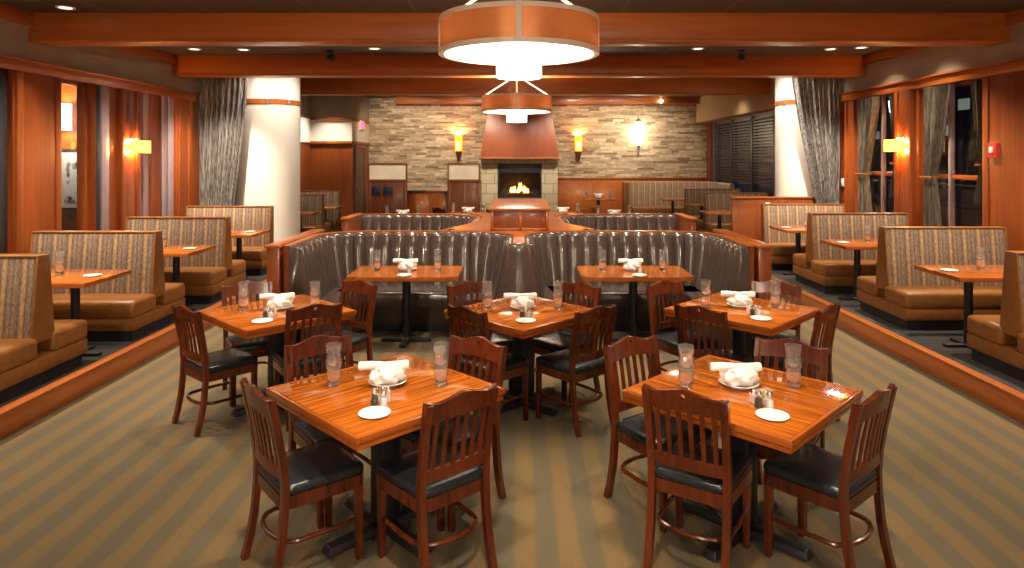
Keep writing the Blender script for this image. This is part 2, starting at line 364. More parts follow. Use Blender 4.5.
def wall_with_openings(name, xa, xb, opens):
    bm = B(); y = YF
    xs = (min(xa, xb), max(xa, xb))
    for (a, b, zb, zt) in opens:
        box(bm, *xs, y, a, 0, ZH); box(bm, *xs, a, b, 0, zb); 
        if zt < ZH: box(bm, *xs, a, b, zt, ZH)
        y = b
    box(bm, *xs, y, YB + .25, 0, ZH)
    box(bm, *xs, YF, YB + .25, ZH, ZC2, mi=1)
    return struct(name, bm, ['wall_wood', 'plaster'], smooth=False)
LW = [(6.6, 7.56, 0.9, 3.0), (yl(58), yl(93), 0.9, 3.0), (yl(137), yl(175.5), 0.9, 3.0)]
RW = [(yr(986), yr(921), 0.9, 3.0), (yr(898), yr(855), 0.9, 3.0), (15.0, 20.1, 1.0, 3.02)]
wall_with_openings('wall_left', XL, XL - .22, LW)
wall_with_openings('wall_right', XR, XR + .22, RW)
# back wall (ledger stone as real stacked stones on a mortar backing)
bm = B(); box(bm, XL, XR, YB + .03, YB + .25, 0, ZC2)
z = 0.02
while z < ZC2 - 0.02:
    h = random.choice((0.045, 0.055, 0.065, 0.075)); x = -4.62 - random.random() * 0.2
    while x < XR - 0.02:
        w = random.uniform(0.14, 0.62); x1 = min(x + w, XR - 0.01)
        box(bm, max(x, -4.62), x1 - 0.005, YB - random.uniform(0.0, 0.035), YB + .05, z, min(z + h - 0.005, ZC2))
        x = x1 + 0.001
    z += h
struct('wall_back', bm, 'stone', smooth=False)
bm = B(); box(bm, XL - .25, XR + .25, YF - .2, YF, 0, ZC); struct('wall_front', bm, 'soffit')
# beams
for i, (ya, yb, zb, zt, mat) in enumerate(((7.84, 8.12, ZB, ZC, 'beam_wood'), (11.1, 11.38, ZB, ZC2, 'beam_wood'), (14.45, 14.7, 3.36, ZC2, 'beam_wood'), (1.2, 1.48, ZB, ZC, 'beam_wood'), (-2.0, -1.72, ZB, ZC, 'beam_wood'))):
    bm = B(); box(bm, XL, XR, ya, yb, zb + .03, zt, 0.004); box(bm, XL, XR, ya - .02, yb + .02, zb, zb + .035, 0.006)
    struct('trim_%d' % (i + 1), bm, mat)
bm = B(); box(bm, -3.72, 5.42, 20.05, YB - .05, 3.61, ZC2, 0.004); struct('trim_6', bm, 'beam_wood')
# crown and header boards along the side walls
k = 7
for s, X in ((1, XL), (-1, XR)):
    bm = B(); box(bm, *sorted((X, X + s * .07)), YF, 11.1, ZC - .16, ZC, 0.01); struct('trim_%d' % k, bm, 'trim_wood'); k += 1
    bm = B(); box(bm, *sorted((X, X + s * .06)), YF, 13.0, ZH - .07, ZH + .05, 0.008); box(bm, *sorted((X, X + s * .10)), YF, 13.0, ZH + .05, ZH + .075, 0.005); struct('trim_%d' % k, bm, 'trim_wood'); k += 1
# pilasters on side walls
def pilaster(X, s, y0, y1, t=0.05, mat='wall_wood'):
    global k
    bm = B(); box(bm, *sorted((X, X + s * t)), y0, y1, 0.1, ZH - .07, 0.006)
    e = min(.09, (y1 - y0) * .22)
    box(bm, *sorted((X, X + s * (t + .018))), y0 - .006, y0 + e, 0.1, ZH - .075, 0.004); box(bm, *sorted((X, X + s * (t + .018))), y1 - e, y1 + .006, 0.1, ZH - .075, 0.004)
    struct('trim_%d' % k, bm, mat); k += 1
pilaster(XL, 1, yl(12), yl(56)); pilaster(XL, 1, yl(118), yl(136)); pilaster(XL, 1, yl(177), yl(189), .03)
pilaster(XR, -1, 7.2, yr(988)); pilaster(XR, -1, yr(915), yr(899), .06); pilaster(XR, -1, yr(848), 11.75, .03); pilaster(XR, -1, 5.3, 7.1)
# wainscot right of the fireplace, soffit over the rear windows
bm = B(); box(bm, 1.15, XR, YB - .10, YB - .036, 0, 1.32, 0.004); box(bm, 1.15, XR, YB - .13, YB - .036, 1.32, 1.37, 0.006)
for x in (2.3, 3.4, 4.5): box(bm, x - .04, x + .04, YB - .112, YB - .09, 0.1, 1.32, 0.004)
struct('trim_%d' % k, bm, 'trim_wood'); k += 1
bm = B(); box(bm, 5.45, XR, 13.0, YB - .04, 3.05, ZC2, 0.01); struct('trim_%d' % k, bm, 'soffit'); k += 1
# rear left room block with white band
bm = B(); box(bm, XL, -4.62, 18.4, YB, 0, 2.40); struct('wall_back_left', bm, 'wall_wood', smooth=False)
bm = B(); box(bm, XL, -4.62, 18.4, YB, 2.40, 3.05); struct('wall_back_left_band', bm, 'white_wall', smooth=False)
bm = B(); box(bm, XL, -4.62, 18.4, YB, 3.05, ZC2); struct('wall_back_left_top', bm, 'plaster', smooth=False)
bm = B(); box(bm, XL, XL + .03, 15.5, 18.4, 2.40, 3.05); struct('wall_left_band', bm, 'white_wall', smooth=False)
for zz in (2.40, 3.05):
    bm = B(); box(bm, XL, -4.58, 18.34, 18.4, zz - .04, zz + .04, 0.006); box(bm, -4.62, -4.58, 18.34, YB - .04, zz - .04, zz + .04, 0.006); struct('trim_%d' % k, bm, 'trim_wood'); k += 1
d = B(); box(d, -4.63, -4.60, 18.75, 19.85, 0.1, 2.26, 0.004); dr = struct('door_1', d, 'dark_wood')
bm = B(); box(bm, -4.62, -4.585, 18.66, 18.75, 0.1, 2.34, .004); box(bm, -4.62, -4.585, 19.85, 19.94, 0.1, 2.34, .004); box(bm, -4.62, -4.585, 18.75, 19.85, 2.26, 2.34, .004); obj('door_frame', bm, 'wall_wood', dr)
bm = B(); lathe(bm, [(0.012, 0), (0.012, .05), (0.028, .055), (0.028, .075), (.01, .08)], 12, (-4.60, 18.85, 1.05), 'x'); obj('door_handle', bm, 'chrome', dr)
# columns
def column(name, x, y, r):
    bm = B(); lathe(bm, [(r, 0.0), (r, ZC2)], 56, (x, y, 0)); o = struct(name, bm, 'column')
    bm = B(); lathe(bm, [(r, 2.97), (r + .018, 2.975), (r + .018, 3.055), (r, 3.06)], 56, (x, y, 0), cap=False); obj('ring_band', bm, 'trim_wood', o)
    bm = B()
    for a in (-150, -110, -70, -30):
        ca, sa = math.cos(math.radians(a)), math.sin(math.radians(a)); lathe(bm, [(.03, 2.97), (.03, 3.06)], 8, (x + (r + .012) * ca, y + (r + .012) * sa, 0))
    obj('band_clasp', bm, 'chrome', o)
column('column_left', -4.77, 12.62, 0.59); column('column_right', 5.34, 12.62, 0.45)

# ------------------------------------------------------------------ windows
def win_side(n, X, s, y0, y1, z0, z1, frame, posts, rail=None):
    bm = B(); xo = X - s * .11
    f = .05
    xs = sorted((xo - .03, xo + .03))
    box(bm, *xs, y0, y0 + f, z0, z1); box(bm, *xs, y1 - f, y1, z0, z1); box(bm, *xs, y0, y1, z0, z0 + f); box(bm, *xs, y0, y1, z1 - f, z1)
    w = struct('window_%d' % n, bm, frame)
    bx('pane', 'pane', w, xo - .004, xo + .004, y0 + f, y1 - f, z0 + f, z1 - f)
    for (a, b, mat) in posts: bx('mullion', mat, w, *sorted((X - s * .02, X - s * .09)), a, b, z0, z1, bev=.005)
    if rail: bx('rail', 'trim_wood', w, *sorted((X - s * .05, X - s * .16)), y0 + .01, y1 - .01, rail - .03, rail + .03, bev=.006)
    # wooden casing round the opening
    bm = B(); xc = sorted((X, X + s * .03))
    box(bm, *xc, y0 - .07, y0, z0 - .05, z1 + .0, .004); box(bm, *xc, y1, y1 + .07, z0 - .05, z1, .004); box(bm, *sorted((X - s * .05, X + s * .05)), y0 - .05, y1 + .05, z0 - .05, z0, .004)
    obj('window_casing', bm, 'wall_wood', w)
    return w
win_side(1, XL, 1, *LW[0], 'dark_wood', [(7.36, 7.54, 'black_frame')])
win_side(2, XL, 1, *LW[1], 'wall_wood', [(yl(58), yl(60), 'black_frame')])
win_side(3, XL, 1, *LW[2], 'lavender', [(yl(137), yl(142.5), 'lavender'), (yl(144.5), yl(150), 'lavender'), (yl(151), yl(162), 'wall_wood'), (yl(163.5), yl(168), 'lavender'), (yl(170), yl(175), 'lavender')])
bm = B(); box(bm, XL, XL + .035, yl(93.5), yl(97), 0.9, 2.98, .004); struct('trim_%d' % k, bm, 'black_frame'); k += 1
bm = B(); box(bm, XL, XL + .06, yl(98), yl(105), 0.9, 2.98, .004); struct('trim_%d' % k, bm, 'lavender'); k += 1
win_side(4, XR, -1, *RW[0], 'wall_wood', [(8.98, 9.02, 'parapet')], rail=1.73)
win_side(5, XR, -1, *RW[1], 'wall_wood', [(10.66, 10.70, 'parapet')], rail=1.73)
w6 = win_side(6, XR, -1, *RW[2], 'grey_frame', [(15.0, 15.22, 'grey_frame'), (16.6, 16.72, 'black_frame'), (18.2, 18.3, 'black_frame'), (19.75, 19.98, 'grey_frame')])
bl = B(); zz = 1.35
while zz < 2.98: box(bl, XR + .02, XR + .06, 16.75, 18.15, zz, zz + .035); box(bl, XR + .02, XR + .06, 15.25, 16.55, zz, zz + .035); box(bl, XR + .02, XR + .06, 18.35, 19.7, zz, zz + .035); zz += .075
obj('blind_slats', bl, 'slat_blind', w6, smooth=False)

# outside, seen through the glass
bm = B(); box(bm, XR + .25, 30, YF, 40, -0.4, -0.2); struct('ground_outside', bm, 'night')
t = thing('far_building', 'dark building across the street seen through right-hand windows', 'building', (17, 21, -.2))
bx('wall', 'far_wall', t, -1, 6, -9, 12, 0, 9)
random.seed(3)
for i in range(26):
    y = random.uniform(-8.5, 11); zz = random.choice((3.0, 3.9, 4.8, 5.7)); w_ = random.uniform(.25, .8); bx('lit_window', 'city', t, -1.03, -1.0, y, y + w_, zz, zz + random.uniform(.1, .4))
bx('parapet', 'parapet', None, 8.6, 8.8, 5.0, 15.5, -.2, 1.45)
tag(C.objects['parapet'], 'low pinkish terrace wall outside the windows beyond the railing', 'wall')
sl = thing('added_street_lamp', 'small added lantern on a black pole outside the right-hand windows', 'lamp', (9.6, 17.0, -.2))  # lamp added to give the dark exterior some light
bm = B(); lathe(bm, [(.07, 0), (.05, .1), (.035, .3), (.03, 3.3)], 12); obj('pole', bm, 'black_metal', sl)
bm = B(); lathe(bm, [(.05, 3.3), (.11, 3.35), (.14, 3.62), (.04, 3.75)], 12); obj('lamp_glass', bm, 'shade_white', sl)
light('POINT', (9.45, 16.85, 3.2), 90, (.8, .85, 1), shadow_soft_size=.15)
rl = thing('balcony_railing', 'black metal railing outside the right-hand windows', 'railing', (6.9, 9.8, -.2))
bx('top_rail', 'black_metal', rl, -.025, .025, -2.6, 3.2, 1.70, 1.75); bx('mid_rail', 'black_metal', rl, -.02, .02, -2.6, 3.2, 1.40, 1.43)
for i in range(10): bx('post', 'black_metal', rl, -.02, .02, -2.5 + i * .62, -2.46 + i * .62, 0, 1.72)
pc = thing('patio_chair', 'round-backed wire patio chair outside the window behind the railing', 'chair', (7.6, 10.3, -.2), math.radians(200))
bm = B(); tube(bm, [(.42 * math.cos(a * PI / 16), .03, 1.35 + .42 * math.sin(a * PI / 16)) for a in range(32)], .02, 6, True); obj('hoop', bm, 'chrome', pc)
bm = B()
for i in range(-3, 4):
    hh = math.sqrt(.42 ** 2 - (i * .11) ** 2); tube(bm, [(i * .11, .03, 1.35 - hh), (i * .11, .03, 1.35 + hh)], .006, 5); tube(bm, [(-hh, .03, 1.35 + i * .11), (hh, .03, 1.35 + i * .11)], .006, 5)
obj('wire_back', bm, 'chrome', pc)
bm = B(); lathe(bm, [(.36, .93), (.4, .95), (.36, .97)], 20, (0, .36, 0)); obj('seat', bm, 'black_metal', pc)
for sx, sy in ((-.25, .1), (.25, .1), (-.25, .6), (.25, .6)):
    bm = B(); tube(bm, [(sx, sy, .94), (sx * 1.2, sy, 0)], .015, 6); obj('leg', bm, 'black_metal', pc)
# corridor beyond the left wall
bm = B(); box(bm, -11, XL - .22, 12.0, 12.15, 0, ZC); struct('wall_corridor', bm, 'wall_wood')
bm = B(); box(bm, -11, XL - .22, 5, 12.0, -.1, 0); struct('floor_corridor', bm, 'dark_carpet')
bm = B(); box(bm, -11.1, -11, 5, 12.15, 0, ZC); struct('wall_corridor_side', bm, 'soffit')
bm = B(); box(bm, -11.1, XL - .22, 5, 12.15, ZC, ZC + .1); struct('ceiling_corridor', bm, 'ceiling')
fl = thing('wall_lamp', 'white shaded wall lamp seen through the narrow left window', 'lamp', (-8.12, 11.72, 2.48))
bm = B(); lathe(bm, [(.2, 0), (.2, .46), (.19, .46), (.19, 0)], 24, cap=False); obj('lamp_shade', bm, 'shade_white', fl)
bm = B(); box(bm, -.05, .05, .25, .28, .1, .35, .004); tube(bm, [(0, .25, .2), (0, 0, .2)], .012); tube(bm, [(-.19, 0, .2), (.19, 0, .2)], .008); lathe(bm, [(.03, .16), (.03, .3)], 10); obj('bracket', bm, 'chrome', fl)
light('POINT', (-8.12, 11.60, 2.72), 45, (1, .88, .7), shadow_soft_size=.1)
pf = thing('framed_photograph', 'black and white framed photograph on the wall beyond the left window', 'picture', (-7.87, 11.99, 1.05))
bm = B(); w_, h_ = .42, 1.1
box(bm, -w_, w_, -.03, 0, 0, .04); box(bm, -w_, w_, -.03, 0, h_ - .04, h_); box(bm, -w_, -w_ + .04, -.03, 0, 0.04, h_ - .04); box(bm, w_ - .04, w_, -.03, 0, 0.04, h_ - .04); obj('frame', bm, 'black_frame', pf)
bx('mat_board', 'china', pf, -w_ + .04, w_ - .04, -.012, -.002, .04, h_ - .04); bx('print', 'photo', pf, -w_ + .1, w_ - .1, -.016, -.012, .12, h_ - .12)

# ------------------------------------------------------------------ draperies
def drape(outline, y, amp, nf, thick=.02, n=90, m=30):
    """outline(v) -> (x0, x1) for v 0 top..1 bottom; real folds in depth"""
    bm = B(); grid = []
    for j in range(m + 1):
        v = j / m; x0, x1, zz = outline(v); row = []
        for i in range(n + 1):
            u = i / n; w_ = x1 - x0
            a = amp * (0.45 + .55 * min(1, w_ / .6))
            yy = y + a * math.sin(2 * PI * nf * u + .6 * math.sin(3 * u + 2 * v)) + .35 * a * math.sin(2 * PI * nf * 2.3 * u + 1)
            row.append(bm.verts.new((x0 + w_ * u, yy, zz)))
        grid.append(row)
    for j in range(m):
        for i in range(n): bm.faces.new([grid[j][i], grid[j][i + 1], grid[j + 1][i + 1], grid[j + 1][i]])
    r = bmesh.ops.solidify(bm, geom=bm.faces[:], thickness=thick * .3)
    return bm
def tied(xo, xi, xt, zt=3.7, ztie=1.05, zb=.15):
    # outer edge xo, inner edge xi at top, inner edge xt at the tie
    def f(v):
        zz = zt + (zb - zt) * v; tv = (zt - ztie) / (zt - zb)
        s = min(1, v / tv); s = s ** 1.25
        if v <= tv: return (xo + .0 * s, xi + (xt - xi) * s, zz) if xi > xo else (xi + (xt - xi) * s, xo, zz)
        q = (v - tv) / (1 - tv)
        return (xo, xt + .12 * q, zz) if xi > xo else (xt - .12 * q, xo, zz)
    return f
cl = thing('drapery_panel', 'silver-grey tied drapery beside the left cream column', 'curtain')
obj('fabric', drape(tied(-5.72, -4.80, -5.08), 11.86, .05, 9), 'curtain', cl, sharp=80)
bm = B(); tube(bm, [(-5.74, 11.78, 1.05), (-5.4, 11.76, 1.06), (-5.04, 11.80, 1.05), (-5.04, 11.93, 1.05), (-5.4, 11.96, 1.06), (-5.74, 11.94, 1.05)], .02, 8, True); obj('tieback', bm, 'chrome', cl)
bm = B(); tube(bm, [(-5.75, 11.86, 3.68), (-4.75, 11.86, 3.68)], .018); obj('curtain_rod', bm, 'black_metal', cl)
cr = thing('drapery_panel', 'silver-grey tied drapery beside the right cream column', 'curtain')
obj('fabric', drape(tied(5.72, 4.86, 5.36), 11.90, .05, 9), 'curtain', cr, sharp=80)
bm = B(); tube(bm, [(5.74, 11.82, 1.05), (5.5, 11.81, 1.06), (5.32, 11.84, 1.05), (5.32, 11.97, 1.05), (5.5, 12.0, 1.06), (5.74, 11.98, 1.05)], .02, 8, True); obj('tieback', bm, 'chrome', cr)
bm = B(); tube(bm, [(4.82, 11.9, 3.68), (5.75, 11.9, 3.68)], .018); obj('curtain_rod', bm, 'black_metal', cr)
# window drapes (run along the right wall): built in x then turned
def wdrape(label, y_outer, y_top, y_tie, ztie, zb, X=5.72):
    t = thing('window_drape', label, 'curtain', group=None)
    d = drape(tied(y_outer, y_top, y_tie, 2.97, ztie, zb), 0, .045, 5, n=60, m=24)
    for v in d.verts: v.co = Vector((X + v.co.y, v.co.x, v.co.z))
    obj('fabric', d, 'drape', t, sharp=80)
    bm = B(); ys = sorted((y_outer, y_tie)); tube(bm, [(X - .06, ys[0] - .02, ztie), (X - .06, ys[1] + .02, ztie), (X + .05, ys[1] + .02, ztie), (X + .05, ys[0] - .02, ztie)], .014, 6, True); obj('tieback', bm, 'tan_leather', t)
    return t
wdrape('brown drape on the far side of the nearer right-hand window', 9.36, 8.84, 9.14, 1.72, .95)
wdrape('brown drape swept back on the near side of the nearer right-hand window', 8.31, 8.50, 8.33, 1.9, 1.4, 5.79)
wdrape('brown drape on the far side of the farther right-hand window', 11.18, 10.58, 10.92, 1.72, .95)
wdrape('narrow brown drape on the near side of the farther right-hand window', 10.22, 10.36, 10.24, 1.9, 1.4, 5.79)

# ------------------------------------------------------------------ striped double booths
def booth(x0, x1, aisle, double=True, zt=1.18, zf=.10):
    """local y: 0 = middle of the backrest, seats towards -y (and +y); aisle = +1 if the aisle is at the larger x"""
    t = thing('booth_bench', '', 'booth')
    bm = B(); a, b = x0, x1
    yb = .13 if double else .05; yt = .062 if double else .045
    taper_box(bm, (a + .02, b - .02, -.13, yb), (a + .02, b - .02, -.062, yt), .50, zt - .012, .02); bk = obj('backrest', bm, 'stripe', t)
    # tan end panels and top welt
    for e, nm in ((a, 'end_panel'), (b, 'end_panel')):
        q = B(); taper_box(q, (e if e == a else e - .025, e + .025 if e == a else e, -.138, yb + .008), (e if e == a else e - .025, e + .025 if e == a else e, -.070, yt + .008), .46, zt, .01); obj(nm, q, 'tan_leather', bk)
    q = B(); box(q, a, b, -.068, yt + .005, zt - .012, zt + .002, .006); obj('top_welt', q, 'tan_leather', bk)
    A, Bb = (a + .0, b + .03) if aisle > 0 else (a - .03, b)
    for s in ((-1, 1) if double else (-1,)):
        ys = sorted((s * .09, s * .54)); q = B(); box(q, A, Bb, ys[0], ys[1], zf + .235, zf + .42, .045, 4); obj('seat_cushion', q, 'tan_leather', t)
    ye = .53 if double else .06
    q = B(); box(q, A + .005, Bb - .005, -.53, ye, zf + .115, zf + .245, .012); obj('seat_base', q, 'tan_leather', t)
    q = B(); box(q, A + .04, Bb - .04, -.49, ye - .03, zf, zf + .12); obj('toe_kick', q, 'toe', t)
    return t
LB = [(5.56, 'cut by the left photo edge'), (7.34, 'second from the camera'), (9.09, 'third from the camera')]
RB = [(5.74, 'cut by the right photo edge'), (7.78, 'second from the camera'), (9.72, 'third from the camera')]
pl = Proto(lambda: booth(-5.34, -3.97, 1)); pr = Proto(lambda: booth(4.24, 5.66, -1))
for y, d in LB: pl.put((0, y, 0), 0, 'striped two-sided bench on the left platform, ' + d, 'striped booth benches')
for y, d in RB: pr.put((0, y, 0), 0, 'striped two-sided bench on the right platform, ' + d, 'striped booth benches')
b4 = booth(-5.54, -4.12, 1, False); b4.location = (0, 11.13, 0); tag(b4, 'striped one-sided booth bench in front of the left drapery and column', 'booth', 'striped booth benches')
b4 = booth(4.24, 5.66, -1, False); b4.location = (0, 11.62, 0); tag(b4, 'striped one-sided booth bench in front of the right drapery and column', 'booth', 'striped booth benches')
pl.put((-.32, 14.6, 0), 0, 'distant striped booth bench just right of the left column', 'striped booth benches')
pl.put((-.36, 16.1, 0), 0, 'farthest striped booth bench on the left, below the wood wall with white band', 'striped booth benches')
pr.put((.02, 15.3, 0), 0, 'distant striped booth bench behind the wood panel left of the right column', 'striped booth benches')
pr.put((.02, 17.1, 0), 0, 'farthest striped two-sided booth bench, beside the rear windows', 'striped booth benches')
# booth tables
def booth_table(w, aisle):
    t = thing('booth_table', '', 'table')
    bm = B(); box(bm, -w / 2, w / 2, -.37, .37, .815, .86, .006); obj('tabletop', bm, 'booth_table', t)
    xp = aisle * (w / 2 - .33)
    bm = B(); lathe(bm, [(.055, .125), (.04, .14), (.04, .80), (.11, .812), (.11, .816)], 16, (xp, 0, 0)); obj('pedestal', bm, 'black_metal', t)
    bm = B(); box(bm, xp - .24, xp + .24, -.035, .035, .10, .13, .006); box(bm, xp - .035, xp + .035, -.24, .24, .10, .13, .006); obj('base', bm, 'black_metal', t)
    bm = B(); box(bm, *sorted((-aisle * (w / 2 - .02), -aisle * (w / 2 - .08))), -.25, .25, .70, .815); obj('wall_cleat', bm, 'black_metal', t)
    return t
ptl = Proto(lambda: booth_table(1.55, 1)); ptr = Proto(lambda: booth_table(1.5, -1))
BT = []
for y, d in ((6.37, 'between the nearest two left benches'), (8.25, 'between second and third left benches'), (10.1, 'before the left drapery')):
    BT.append((ptl.put((-3.92 - .775, y, 0), 0, 'wood booth table with black pedestal ' + d, 'booth tables'), -3.92 - .775, y, 1, d))
for y, d in ((6.66, 'between the nearest two right benches'), (8.85, 'between second and third right benches'), (10.72, 'before the right drapery')):
    BT.append((ptr.put((4.17 + .75, y, 0), 0, 'wood booth table with black pedestal ' + d, 'booth tables'), 4.17 + .75, y, -1, d))
ptl.put((-4.25 - .72, 13.75, 0), 0, 'distant booth table peeking out just right of the left column', 'booth tables')
ptl.put((-4.2 - .72, 15.35, 0), 0, 'distant booth table between the two farthest left-hand benches', 'booth tables')
ptr.put((3.86 + .75, 13.9, 0), 0, 'distant booth table behind the wood panel left of the right column', 'booth tables')
ptr.put((4.12 + .75, 16.2, 0), 0, 'distant booth table between the two farthest right-hand benches', 'booth tables')
ptr.put((3.9 + .75, 18.3, 0), 0, 'distant booth table inside the corner banquette by the rear window', 'booth tables')

# ------------------------------------------------------------------ channel-tufted banquettes
def arc_path(pts, rad, step=.01):
    """rounded polyline, resampled"""
    P = [Vector((p[0], p[1])) for p in pts]; out = [P[0]]
    for i in range(1, len(P) - 1):
        a, b, c = P[i - 1], P[i], P[i + 1]; u = (a - b).normalized(); v = (c - b).normalized(); r = rad[i - 1] if isinstance(rad, (list, tuple)) else rad
        ang = u.angle(v); dd = r / math.tan(ang / 2); p0 = b + u * dd; p1 = b + v * dd; cen = b + (u + v).normalized() * (r / math.sin(ang / 2))
        a0 = math.atan2(p0.y - cen.y, p0.x - cen.x); a1 = math.atan2(p1.y - cen.y, p1.x - cen.x); da = (a1 - a0 + PI) % (2 * PI) - PI
        for q in range(25): out.append(Vector((cen.x + r * math.cos(a0 + da * q / 24), cen.y + r * math.sin(a0 + da * q / 24))))
    out.append(P[-1])
    res = [out[0]]; 
    tot = 0; seg = []
    for a, b in zip(out, out[1:]): seg.append((tot, a, b, (b - a).length)); tot += (b - a).length
    n = int(tot / step); res = []
    j = 0
    for i in range(n + 1):
        s = tot * i / n
        while j < len(seg) - 1 and s > seg[j][0] + seg[j][3]: j += 1
        s0, a, b, l = seg[j]; res.append((a + (b - a) * ((s - s0) / l if l else 0), s))
    return res, tot
def path_offsets(path):
    P = [p for p, s in path]; out = []
    for i, (p, s) in enumerate(path):
        t = (P[min(i + 2, len(P) - 1)] - P[max(i - 2, 0)]).normalized(); out.append((p, Vector((t.y, -t.x)), s))   # normal to the right of travel
    return out
def tufted(bm, path, tot, zt, zs, side, pitch=.165, back=0.0):
    nch = max(1, round(tot / pitch)); w = tot / nch; rings = []
    for p, n, s in path_offsets(path):
        n = n * side; u = (s / w) % 1.0; bl = math.sqrt(max(0, 1 - (2 * u - 1) ** 2)); g = .042 * (bl - 1)
        prof = [(0.0, zs), (0.0, zt - .03 + g * .3), (.015, zt - .006 + g * .5), (.05, zt + g * .6), (.095 + g * .3, zt - .01 + g * .5), (.125 + g * .8, zt - .05), (.145 + g, zt - .2), (.19 + g, zt - .45), (.24 + g, zs), (.2, zs)]
        rings.append([bm.verts.new((p.x + n.x * d, p.y + n.y * d, z)) for d, z in prof])
    m = len(rings[0])
    for a, b in zip(rings, rings[1:]):
        for q in range(m): bm.faces.new([a[q], a[(q + 1) % m], b[(q + 1) % m], b[q]])
    bm.faces.new(rings[0][::-1]); bm.faces.new(rings[-1])
def band(bm, path, d0, d1, z0, z1, side, rnd=0.0, skip=4):
    rings = []
    po = path_offsets(path)[::skip]
    for p, n, s in po:
        n = n * side; r = rnd
        prof = [(d0, z0), (d0, z1), (d1 - r, z1), (d1 - r * .3, z1 - r * .3), (d1, z1 - r), (d1, z0)] if r else [(d0, z0), (d0, z1), (d1, z1), (d1, z0)]
        rings.append([bm.verts.new((p.x + n.x * d, p.y + n.y * d, z)) for d, z in prof])
    m = len(rings[0])
    for a, b in zip(rings, rings[1:]):
        for q in range(m): bm.faces.new([a[q], a[(q + 1) % m], b[(q + 1) % m], b[q]])
    bm.faces.new(rings[0][::-1]); bm.faces.new(rings[-1])
def banquette(name, label, pts, rad, side, zt=1.08, seat=True, sd=.66, group=None, seat_pts=None, srad=.12):
    t = thing(name, label, 'banquette', group=group)
    path, tot = arc_path(pts, rad)
    bm = B(); tufted(bm, path, tot, zt, .40, side); bk = obj('backrest', bm, 'leather', t, sharp=50)
    bm = B(); band(bm, path, -.05, .0, 0, zt - .01, side); obj('back_panel', bm, 'wall_wood', t)
    bm = B(); band(bm, path, -.05, .012, zt - .012, zt + .004, side); obj('top_trim', bm, 'trim_wood', bk)
    if seat:
        sp, st = arc_path(seat_pts, srad)
        bm = B(); band(bm, sp, .0, sd, .31, .46, side, .04); obj('seat', bm, 'leather', t)
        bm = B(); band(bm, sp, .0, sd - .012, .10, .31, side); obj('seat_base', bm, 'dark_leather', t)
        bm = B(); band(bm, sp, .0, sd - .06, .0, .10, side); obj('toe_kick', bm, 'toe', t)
    return t
G1 = 'brown channel-tufted banquettes'
def UP(s): return [(s * 2.38, 6.87), (s * 2.38, 8.25), (s * .052, 8.25), (s * .052, 7.10)]
def SP(s): return [(s * 2.22, 6.90), (s * 2.22, 8.06), (s * .24, 8.06), (s * .24, 7.15)]
banquette('tufted_banquette', 'U-shaped brown channel-tufted banquette behind the tables, left of the centre point', UP(-1), .52, 1, group=G1, seat_pts=SP(-1), sd=.50)
banquette('tufted_banquette', 'U-shaped brown channel-tufted banquette behind the tables, right of the centre point', UP(1), .52, -1, group=G1, seat_pts=SP(1), sd=.50)
EC = [o for o in C.objects if o.name == 'tufted_banquette'][0]
bm = B(); lathe(bm, [(.27, .40), (.225, .56), (.165, .80), (.125, 1.0), (.105, 1.055), (.07, 1.078), (.01, 1.083)], 28, (0, 7.09, 0)); obj('arm_end', bm, 'leather', EC, sharp=60)
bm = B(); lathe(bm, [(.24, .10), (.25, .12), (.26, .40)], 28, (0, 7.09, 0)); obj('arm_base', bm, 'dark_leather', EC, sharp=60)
def R2(s): return [(s * 2.52, 10.75), (s * .62, 10.75), (s * .62, 9.3), (s * .95, 8.42)]
def S2(s): return [(s * 2.50, 10.55), (s * .84, 10.55), (s * .84, 9.4), (s * 1.1, 8.75)]
banquette('tufted_banquette', 'curved brown tufted banquette of the second row, left of the wooden box', R2(-1), [.72, .4], 1, group=G1, seat_pts=S2(-1), sd=.50)
banquette('tufted_banquette', 'curved brown tufted banquette of the second row, right of the wooden box', R2(1), [.72, .4], -1, group=G1, seat_pts=S2(1), sd=.50)
# wooden half walls round the banquettes
def half_wall(label, x0, x1, y0, y1, zt=1.09, mat='wall_wood'):
    t = thing('half_wall', label, 'half wall')
    bm = B(); box(bm, x0, x1, y0, y1, 0, zt - .03, .003)
    e = .02
    box(bm, x0 - .012, x1 + .012, y0 - .012, y1 + .012, 0, .12, .004); obj('panel', bm, mat, t)
    bm = B(); box(bm, x0 - e, x1 + e, y0 - e, y1 + e, zt - .03, zt, .006); obj('cap', bm, 'trim_wood', t); return t
half_wall('wooden half wall with cap beside the left end of the front banquette', -2.60, -2.47, 6.85, 8.4)
half_wall('wooden half wall with cap beside the right end of the front banquette', 2.47, 2.60, 6.85, 8.4)
half_wall('short wooden end panel at the left end of the second-row banquette', -2.64, -2.56, 9.9, 10.84)
half_wall('short wooden end panel at the right end of the second-row banquette', 2.56, 2.64, 9.9, 10.84)
half_wall('wide wooden half wall behind the last right-hand booth bench', 3.86, 5.75, 12.02, 12.12, 1.28)
